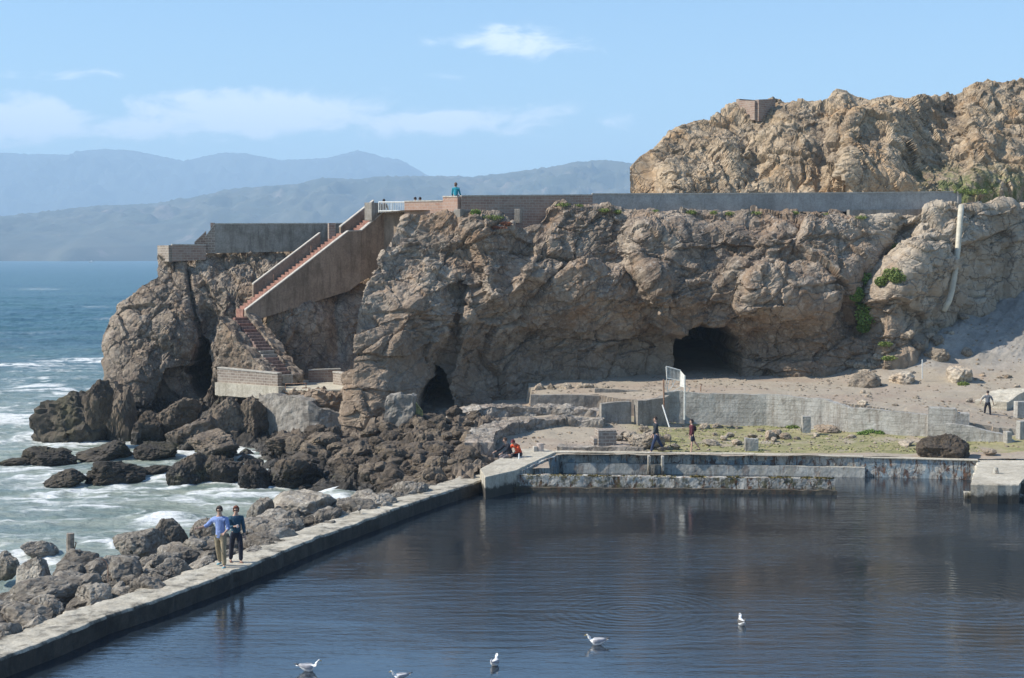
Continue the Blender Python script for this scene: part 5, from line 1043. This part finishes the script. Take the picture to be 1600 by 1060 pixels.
# ------------------------------------------------------------------ people
def skin_mesh(name, nodes, edges, mat, parent=None, sub=1):
    """nodes: list of (pos, rx, ry); grows one continuous surface and bakes it"""
    me = bpy.data.meshes.new('tmp'); me.from_pydata([tuple(n[0]) for n in nodes], edges, [])
    o = bpy.data.objects.new('tmp', me); col.objects.link(o)
    o.modifiers.new('s', 'SKIN').use_smooth_shade = True
    for i, v in enumerate(me.skin_vertices[0].data): v.radius = (nodes[i][1], nodes[i][2]); v.use_root = (i == 0)
    if sub: m = o.modifiers.new('u', 'SUBSURF'); m.levels = sub; m.render_levels = sub
    dg = bpy.context.evaluated_depsgraph_get(); dg.update()
    res = bpy.data.meshes.new_from_object(o.evaluated_get(dg)); res.name = name
    col.objects.unlink(o); bpy.data.objects.remove(o)
    res.materials.clear(); res.materials.append(mat)
    res.polygons.foreach_set('use_smooth', [True] * len(res.polygons))
    return link(bpy.data.objects.new(name, res), parent)
M_skin = plain('skin', (.52, .33, .24), .6); M_dark = plain('dark_detail', (.03, .025, .02), .4)
def cloth(name, c):
    m, t, b = newmat(name); ob = t.node('ShaderNodeTexCoord').outputs['Object']; n = t.noise(t.stretch(ob, 1, 1, .55), 9, 5, .65, 1.2)
    setin(t, b, 'Base Color', t.mix(t.ramp(n, .35, .65), tuple(q * .75 for q in c), tuple(min(1, q * 1.15) for q in c))); b.inputs['Roughness'].default_value = .9
    bump(t, b, n, 1.0, .06); return m
def rotx(v, a): c, s_ = math.cos(a), math.sin(a); return Vector((v[0], v[1] * c - v[2] * s_, v[1] * s_ + v[2] * c))
def person(loc, rz, H, look, pose, label, group=None):
    """local axes: x = person's left, -y = front, z up.  angles in degrees"""
    root = empty('person', loc, rz, label, 'person', group); k = H / 1.75
    D = dict(lean=0, thigh=(0, 0), knee=(0, 0), splay=(3, 3), arm=(0, 0), abd=(8, 8), elbow=(15, 15), fore_in=(0, 0), headx=0, headz=0, hip=None); D.update(pose)
    L = dict(th=.43 * k, sh=.42 * k, spine=.50 * k, ua=.29 * k, fa=.25 * k)
    def fwd(a): return Vector((0, -math.sin(a), -math.cos(a)))    # a=0 down, 90 forward
    hipz = D['hip'] if D['hip'] is not None else max(L['th'] * math.cos(R(D['thigh'][i])) + L['sh'] * math.cos(R(D['thigh'][i] - D['knee'][i])) for i in (0, 1)) + .08 * k
    hip = Vector((0, 0, hipz)); ln = R(D['lean']); up = Vector((0, -math.sin(ln), math.cos(ln)))
    waist = hip + up * .16 * k; chest = hip + up * .36 * k; nb = hip + up * L['spine']; hd = up.copy(); hd = rotx(hd, R(D['headx'])); neck = nb + hd * .07 * k; head = nb + hd * .20 * k
    J = {}
    for i, s_ in ((0, 1), (1, -1)):
        th = R(D['thigh'][i]); sp_ = R(D['splay'][i]); hj = hip + Vector((s_ * .095 * k, 0, -.02 * k))
        d = fwd(th); d = Vector((s_ * math.sin(sp_), d.y * math.cos(sp_), d.z * math.cos(sp_))); kn = hj + d * L['th']
        d2 = fwd(th - R(D['knee'][i])); d2 = Vector((s_ * math.sin(sp_) * .4, d2.y, d2.z)).normalized(); an = kn + d2 * L['sh']
        fd = Vector((s_ * .12, -1, 0)).normalized(); J['leg', i] = (hj, kn, an, fd)
        shd = nb + Vector((s_ * .185 * k, 0, -.05 * k)); a = R(D['arm'][i]); ab = R(D['abd'][i])
        d = Vector((s_ * math.sin(ab), -math.sin(a) * math.cos(ab), -math.cos(a) * math.cos(ab))); el_ = shd + d * L['ua']
        a2 = a + R(D['elbow'][i]); fi = R(D['fore_in'][i]); d2 = Vector((s_ * math.sin(ab) * .5 - s_ * math.sin(fi), -math.sin(a2) * math.cos(fi), -math.cos(a2) * math.cos(fi))).normalized(); wr = el_ + d2 * L['fa']
        J['arm', i] = (shd, el_, wr, d2)
    # body: one continuous mesh with hands, feet and head
    N = [(hip, .12 * k, .09 * k), (waist, .105 * k, .08 * k), (chest, .13 * k, .09 * k), (nb, .07 * k, .06 * k), (neck, .048 * k, .05 * k), (head, .078 * k, .092 * k), (head + hd * .075 * k, .05 * k, .06 * k)]
    E = [(0, 1), (1, 2), (2, 3), (3, 4), (4, 5), (5, 6)]
    def add(p, r_, par, r2=None): N.append((p, r_, r2 or r_)); E.append((par, len(N) - 1)); return len(N) - 1
    for i, s_ in ((0, 1), (1, -1)):
        hj, kn, an, fd = J['leg', i]; a = add(hj, .08 * k, 0); a = add((hj + kn) / 2, .07 * k, a); a = add(kn, .052 * k, a); a = add(kn + (an - kn) * .35, .052 * k, a); a = add(an, .035 * k, a); a = add(an + Vector((0, 0, -.05 * k)) + fd * .07 * k, .03 * k, a); add(an + Vector((0, 0, -.06 * k)) + fd * .16 * k, .02 * k, a)
        shd, el_, wr, d2 = J['arm', i]; a = add(shd, .055 * k, 3); a = add((shd + el_) / 2, .045 * k, a); a = add(el_, .038 * k, a); a = add((el_ + wr) / 2, .034 * k, a); a = add(wr, .024 * k, a)
        sx = Vector((s_, 0, 0)); nrm = d2.cross(Vector((0, -1, 0)) if abs(d2.y) < .8 else Vector((0, 0, 1))).normalized(); pm = add(wr + d2 * .05 * k, .032 * k, a, .018 * k)
        for f in range(4):
            o_ = nrm * (f - 1.5) * .017 * k; l_ = (.06, .075, .07, .052)[f] * k; b1 = add(wr + d2 * .085 * k + o_, .009 * k, pm); b2_ = add(wr + d2 * (.085 * k + l_ * .5) + o_ * 1.1 + Vector((0, 0, -.004 * k)), .008 * k, b1); add(wr + d2 * (.085 * k + l_ * .9) + o_ * 1.1 + Vector((0, 0, -.018 * k)) - sx * .006, .007 * k, b2_)
        b1 = add(wr + d2 * .04 * k + nrm * .038 * k, .010 * k, pm); add(wr + d2 * .085 * k + nrm * .055 * k, .009 * k, b1)
    body = skin_mesh('body', N, E, M_skin, root)
    bm = bmesh.new(); bm.from_mesh(body.data)            # nose and ears join the same mesh
    HR = Matrix.Rotation(R(D['headz']), 4, 'Z'); face = HR @ Vector((0, -1, 0)); sidev = HR @ Vector((1, 0, 0)); mc = head - hd * .02 * k
    for (p, sc_) in ((mc + face * .098 * k, (.014, .02, .026)), (mc + sidev * .088 * k, (.012, .022, .035)), (mc - sidev * .088 * k, (.012, .022, .035)), (mc + face * .07 * k - hd * .06 * k, (.035, .03, .03))):
        bmesh.ops.create_icosphere(bm, subdivisions=1, radius=1.0, matrix=Matrix.Translation(p) @ HR @ Matrix.Diagonal((*[q * k for q in sc_], 1)))
    body.data.materials.append(M_dark); n0 = len(bm.faces)
    for s_ in (1, -1): bmesh.ops.create_icosphere(bm, subdivisions=1, radius=.011 * k, matrix=Matrix.Translation(mc + face * .088 * k + sidev * .032 * k * s_ + hd * .018 * k))
    bmesh.ops.create_icosphere(bm, subdivisions=1, radius=1, matrix=Matrix.Translation(mc + face * .094 * k - hd * .045 * k) @ HR @ Matrix.Diagonal((.022 * k, .008 * k, .005 * k, 1)))
    bm.faces.ensure_lookup_table()
    for f in bm.faces[n0:]: f.material_index = 1
    bm.to_mesh(body.data); bm.free()
    # hair
    bm = bmesh.new(); bmesh.ops.create_icosphere(bm, subdivisions=3, radius=1.0)
    for v in bm.verts:
        c = v.co.copy(); low = look.get('hairlen', .0); r_ = 1 + .10 * perlin(np.array([[c.x * 3, c.y * 3, c.z * 3 + H]]))[0]
        if c.y < -.25 and c.z < .32: c.y = -.25
        if c.z < -.35: c.z = -.35 - low * max(0, .5 + c.y) * 2; 
        c *= r_; v.co = HR @ Vector((c.x * .098 * k, c.y * .112 * k + .012 * k, c.z * .118 * k)) + head + hd * .022 * k
    me = bpy.data.meshes.new('hair'); bm.to_mesh(me); bm.free(); me.materials.append(plain('hair', look['hair'], .8)); me.polygons.foreach_set('use_smooth', [True] * len(me.polygons)); link(bpy.data.objects.new('hair', me), root)
    # top
    tm = cloth('top_cloth', look['top']); o = .02 * k
    N = [(hip + up * (look.get('toplow', -.04) - .05) * k, .145 * k + o, .115 * k + o), (waist, .135 * k + o, .105 * k + o), (chest, .160 * k + o, .115 * k + o), (nb - up * .035 * k, .15 * k, .095 * k), (nb + up * .03 * k, .085 * k, .08 * k), (nb + up * .055 * k, .062 * k, .065 * k)]; E = [(0, 1), (1, 2), (2, 3), (3, 4), (4, 5)]
    for i in (0, 1):
        shd, el_, wr, d2 = J['arm', i]; a = add(shd, .078 * k, 3); a = add((shd + el_) / 2, .068 * k, a); sl = look.get('sleeve', 1.0)
        if sl > .5: a = add(el_, .060 * k, a); add(el_ + (wr - el_) * (sl - .5) * 1.7, .052 * k, a)
    skin_mesh(look.get('topname', 'shirt'), N, E, tm, root)
    # bottom
    bt = cloth('bottom_cloth', look['bottom']); N = [(hip + up * .10 * k, .14 * k, .11 * k), (hip - up * .02 * k, .15 * k, .12 * k)]; E = [(0, 1)]
    for i in (0, 1):
        hj, kn, an, fd = J['leg', i]; a = add(hj + (kn - hj) * .12, .105 * k, 1); a = add((hj + kn) / 2, .094 * k, a)
        if look.get('short'): add(hj + (kn - hj) * .85, .085 * k, a)
        else: a = add(kn, .078 * k, a); a = add((kn + an) / 2, .073 * k, a); add(an - (kn - an) * .02, .068 * k, a)
    skin_mesh(look.get('bottomname', 'trousers'), N, E, bt, root)
    sm = plain('shoe', look['shoe'], .7)
    for i in (0, 1):
        hj, kn, an, fd = J['leg', i]; b_ = an + Vector((0, 0, -.05 * k))
        skin_mesh('shoe', [(b_ - fd * .045 * k, .042 * k, .042 * k), (b_ + fd * .05 * k, .043 * k, .036 * k), (b_ + fd * .13 * k + Vector((0, 0, -.006)), .045 * k, .03 * k), (b_ + fd * .19 * k + Vector((0, 0, -.012)), .036 * k, .022 * k)], [(0, 1), (1, 2), (2, 3)], sm, root)
    if look.get('pack'):
        c = chest + Vector((0, .17 * k, -.02)); skin_mesh('backpack', [(c - up * .16 * k, .13 * k, .09 * k), (c, .15 * k, .10 * k), (c + up * .16 * k, .11 * k, .07 * k)], [(0, 1), (1, 2)], plain('pack_cloth', look['pack'], .8), root)
    if look.get('glasses'):
        mb_ = MB(); g = mc + face * .098 * k + hd * .02 * k; mb_.box(g, (.125 * k, .02 * k, .032 * k), R(D['headz'])); mb_.build('sunglasses', M_dark, root, bevel=.005)
    if look.get('cap'):
        skin_mesh('cap', [(head + hd * .05 * k, .10 * k, .105 * k), (head + hd * .10 * k, .07 * k, .075 * k)], [(0, 1)], plain('cap_cloth', look['cap'], .8), root)
    if look.get('item'):
        i_, s3_, c3 = look['item']; shd, el_, wr, d2 = J['arm', i_]; MB().box(wr + d2 * .09 * k, s3_).build('phone', plain('item', c3, .5), root, bevel=.004)
    return root
def feet(px, py, z): return tuple(G(px, py, z))
navy = (.02, .035, .075)
p = feet(345, 886, .5); person((p[0], p[1], .5), R(-12), 1.80, dict(hair=(.06, .04, .03), top=(.26, .36, .66), bottom=(.34, .28, .18), shoe=(.16, .34, .38), sleeve=.75, toplow=-.10, glasses=1), dict(thigh=(10, -14), knee=(14, 10), arm=(5, 18), abd=(14, 42), elbow=(70, 62), lean=2, fore_in=(10, -25), headx=12, headz=10), 'man in pale blue shirt and khaki trousers with sunglasses walking on the pool wall')
p = feet(370, 878, .5); person((p[0], p[1] - .1, .5), R(22), 1.70, dict(hair=(.16, .05, .025), top=(.03, .09, .14), bottom=(.018, .022, .04), shoe=(.14, .07, .05), hairlen=.25, glasses=1, item=(1, (.05, .02, .09), (.8, .8, .8)), topname='jacket'), dict(thigh=(16, -10), knee=(22, 8), arm=(5, 25), abd=(8, 10), elbow=(20, 80), fore_in=(0, 40), headz=-18, headx=10), 'woman with red hair in teal jacket and dark jeans walking on the pool wall')
p = P(1026, 707, 70.15); person((p[0], p[1] + .1, .88), R(-78), 1.62, dict(hair=(.05, .03, .02), top=(.025, .035, .045), bottom=(.03, .05, .11), shoe=(.7, .7, .68), toplow=-.08, topname='jacket'), dict(thigh=(26, -24), knee=(10, 12), arm=(14, -6), abd=(5, 8), elbow=(22, 14), lean=6), 'man in dark jacket and blue jeans striding left along the basin edge')
p = P(1082, 708, 70.1); person((p[0], p[1] + .1, .87), R(-80), 1.48, dict(hair=(.03, .02, .02), top=(.10, .02, .03), bottom=(.02, .025, .05), shoe=(.05, .045, .04), short=1, bottomname='shorts', pack=(.03, .015, .02), cap=(.03, .02, .025), hairlen=.3), dict(thigh=(8, -24), knee=(4, 16), arm=(6, 0), abd=(6, 6), elbow=(14, 10), lean=5), 'person in maroon top with dark backpack and shorts following the striding man')
p = P(1543, 651, 77.0); zf = float(ground_z(np.array([p[0]]), np.array([p[1]]))[0]); person((p[0], p[1], p[2]), R(165), 1.25, dict(hair=(.03, .02, .02), top=(.17, .18, .20), bottom=(.02, .02, .03), shoe=(.55, .5, .48), sleeve=.55), dict(thigh=(8, -2), knee=(6, 2), splay=(10, 8), arm=(5, 5), abd=(42, 26), elbow=(20, 20)), 'man in grey T-shirt and black trousers with arms held out on the sandy path')
# seated pair on the edge of the corner platform
p = P(812, 713, 68.8); person((p[0], p[1], .88 - .83), R(-42), 1.70, dict(hair=(.12, .02, .02), top=(.75, .10, .03), bottom=(.03, .03, .04), shoe=(.1, .1, .1), cap=(.22, .03, .04)), dict(hip=.95, thigh=(82, 78), knee=(100, 100), arm=(35, 40), abd=(10, 10), elbow=(50, 50), lean=34, headx=20), 'person in bright orange jacket sitting hunched on the corner platform')
p = P(798, 714, 68.4); person((p[0], p[1], .88 - .83), R(-62), 1.72, dict(hair=(.09, .05, .03), top=(.015, .018, .03), bottom=(.16, .14, .15), shoe=(.1, .1, .1)), dict(hip=.95, thigh=(80, 84), knee=(80, 60), arm=(40, 50), abd=(12, 6), elbow=(30, 20), lean=22, headx=10), 'person in black top sitting left of the orange jacket with arms forward')
p = P(712, 306, 91.6); person((p[0], p[1] + .15, p[2] - .86), R(170), 1.60, dict(hair=(.14, .08, .05), top=(.02, .30, .40), bottom=(.05, .05, .07), shoe=(.1, .1, .1), hairlen=.3), dict(hip=.86, thigh=(85, 85), knee=(85, 85), arm=(10, 10), abd=(12, 12), elbow=(40, 40), lean=2), 'person in turquoise top sitting on the brick corner of the parapet')
for (px, py, Y, lab, top_) in ((600, 311, 101, 'dark haired head showing above the white railing', (.03, .03, .04)), (649, 308, 101, 'left of two tiny heads above the red block parapet', (.04, .04, .05)), (656.5, 308, 101.3, 'right of two tiny heads above the red block parapet', (.05, .04, .04))):
    p = P(px, py, Y); person((p[0], p[1], p[2] - 1.27), R(160), 1.7, dict(hair=(.03, .02, .02), top=top_, bottom=(.05, .05, .07), shoe=(.1, .1, .1)), dict(hip=.46, thigh=(85, 85), knee=(85, 85), arm=(20, 20), elbow=(40, 40)), lab)
# small belongings by the seated pair
q0 = P(811, 711, 67.8); tag(MB().tube([(q0[0], q0[1], .885), (q0[0], q0[1], 1.06), (q0[0], q0[1], 1.08), (q0[0], q0[1], 1.13)], .035, 8, .015).build('bottle', M_white), 'small white bottle standing beside the orange jacket', 'bottle')
q0 = P(844, 701, 70.6); r = empty('drum', tuple(q0), 0, 'short rusty steel drum standing on the rubble behind the platform', 'drum'); MB().tube([(q0[0], q0[1], .75), (q0[0], q0[1], 1.22)], .16, 14).build('shell', plain('rust_pale', (.45, .38, .33), .8, var=.3), r); localise(r)
q0 = P(836, 701, 70.5); tag(MB().box((q0[0], q0[1], .98), (.18, .18, .26), .3).build('block', M_cap, bevel=.02), 'pale little block beside the rusty drum', 'block')

# ------------------------------------------------------------------ gulls
M_gull = plain('white_feather', (.82, .82, .80), .8); M_gw = plain('grey_feather', (.38, .38, .40), .8, var=.15); M_gd = plain('dark_feather', (.10, .095, .09), .8); M_bill = plain('bill', (.10, .08, .05), .5)
def loft(name, secs, mat, parent, n=12):
    """closed surface through elliptical sections (x, y, z, half width, half height, tilt)"""
    V = []; m = len(secs)
    for (x, y, z, rw, rh, tl) in secs:
        for k in range(n):
            a_ = 2 * math.pi * k / n; u, w_ = rw * math.cos(a_), rh * math.sin(a_); V.append((x - w_ * math.sin(tl), y + u, z + w_ * math.cos(tl)))
    f = [(i * n + k, i * n + (k + 1) % n, (i + 1) * n + (k + 1) % n, (i + 1) * n + k) for i in range(m - 1) for k in range(n)] + [tuple(range(n))[::-1], tuple(range((m - 1) * n, m * n))]
    me = bpy.data.meshes.new(name); me.from_pydata(V, [], f); me.materials.append(mat); me.polygons.foreach_set('use_smooth', [True] * len(me.polygons)); me.update()
    return link(bpy.data.objects.new(name, me), parent)
def gull(px, py, rz, label, s_=1.0, wing=None, head_up=0.0, mate=M_gull):
    q_ = G(px, py, 0.0); r = empty('gull', (q_[0], q_[1], 0), rz, label, 'gull')
    s_ *= .9; S = lambda rows: [tuple([q * s_ for q in r_[:5]] + [r_[5]]) for r_ in rows]
    loft('body', S([(-.24, 0, .125, .010, .008, 0), (-.19, 0, .11, .045, .035, 0), (-.10, 0, .075, .082, .075, 0), (0, 0, .06, .098, .088, 0), (.09, 0, .07, .088, .085, -.3), (.145, 0, .105, .058, .062, -.8), (.165, 0, .155, .038, .042, -1.3), (.175, 0, .20, .036, .04, -1.4), (.19, 0, .235, .038, .040, -.9), (.22, 0, .245, .028, .028, -.3), (.235, 0, .24, .010, .010, 0)]), M_gull, r)
    for y_ in (1, -1): loft('wing', S([(.09, y_ * .075, .10, .02, .03, -.2), (.04, y_ * .088, .105, .022, .055, -.1), (-.06, y_ * .082, .11, .022, .055, 0), (-.15, y_ * .055, .125, .018, .036, .1), (-.23, y_ * .028, .145, .010, .018, .1)]), wing or M_gw, r); loft('wing_tip', S([(-.22, y_ * .03, .145, .010, .018, .1), (-.28, y_ * .014, .16, .007, .011, .1), (-.34, y_ * .002, .172, .003, .004, .1)]), M_gd, r)
    loft('tail', S([(-.20, 0, .115, .030, .014, 0), (-.29, 0, .13, .040, .007, 0)]), M_gull, r); loft('bill', S([(.225, 0, .238, .012, .012, 0), (.265, 0, .234, .009, .010, 0), (.29, 0, .222, .003, .003, 0)]), plain('yellow_bill', (.45, .30, .06), .5), r, 8)
    return r
gull(483, 1049, R(0), 'white gull with grey wings floating at lower left, facing right', 1.15)
gull(932, 1008, R(180), 'white gull with grey wings facing left, right of centre on the pool', 1.15)
gull(773, 1040, R(75), 'white gull seen from behind in the bottom middle of the pool', 1.0)
gull(1159, 977, R(95), 'dark-winged gull with white head farthest right on the pool', 1.1, M_gd)
gull(625, 1063, R(200), 'gull cut off by the bottom edge of the photo', 1.0)
gs = gull(1464, 733, R(20), 'x', .5) if False else None
def seabird(px, py, z, s_, label):
    q_ = G(px, py, z); r = empty('seabird', (q_[0], q_[1], z), 1.2, label, 'bird'); v = lambda x, zz, y=0: Vector((x, y, zz)) * s_
    skin_mesh('body', [(v(0, .16), .05 * s_, .05 * s_), (v(-.12, .15), .025 * s_, .03 * s_), (v(.08, .20), .035 * s_, .035 * s_), (v(.10, .27), .03 * s_, .03 * s_), (v(.15, .27), .01 * s_, .01 * s_)], [(0, 1), (0, 2), (2, 3), (3, 4)], M_gd, r)
    for y_ in (1, -1): MB().tube([v(.0, .13, y_ * .02), v(0, 0.0, y_ * .02)], .008, 5).build('leg', M_dark, r)
seabird(657, 772, .5, 1.2, 'small dark bird standing near the far end of the pool wall'); seabird(562, 803, .5, .9, 'small dark bird on the pool wall in the middle of its length')
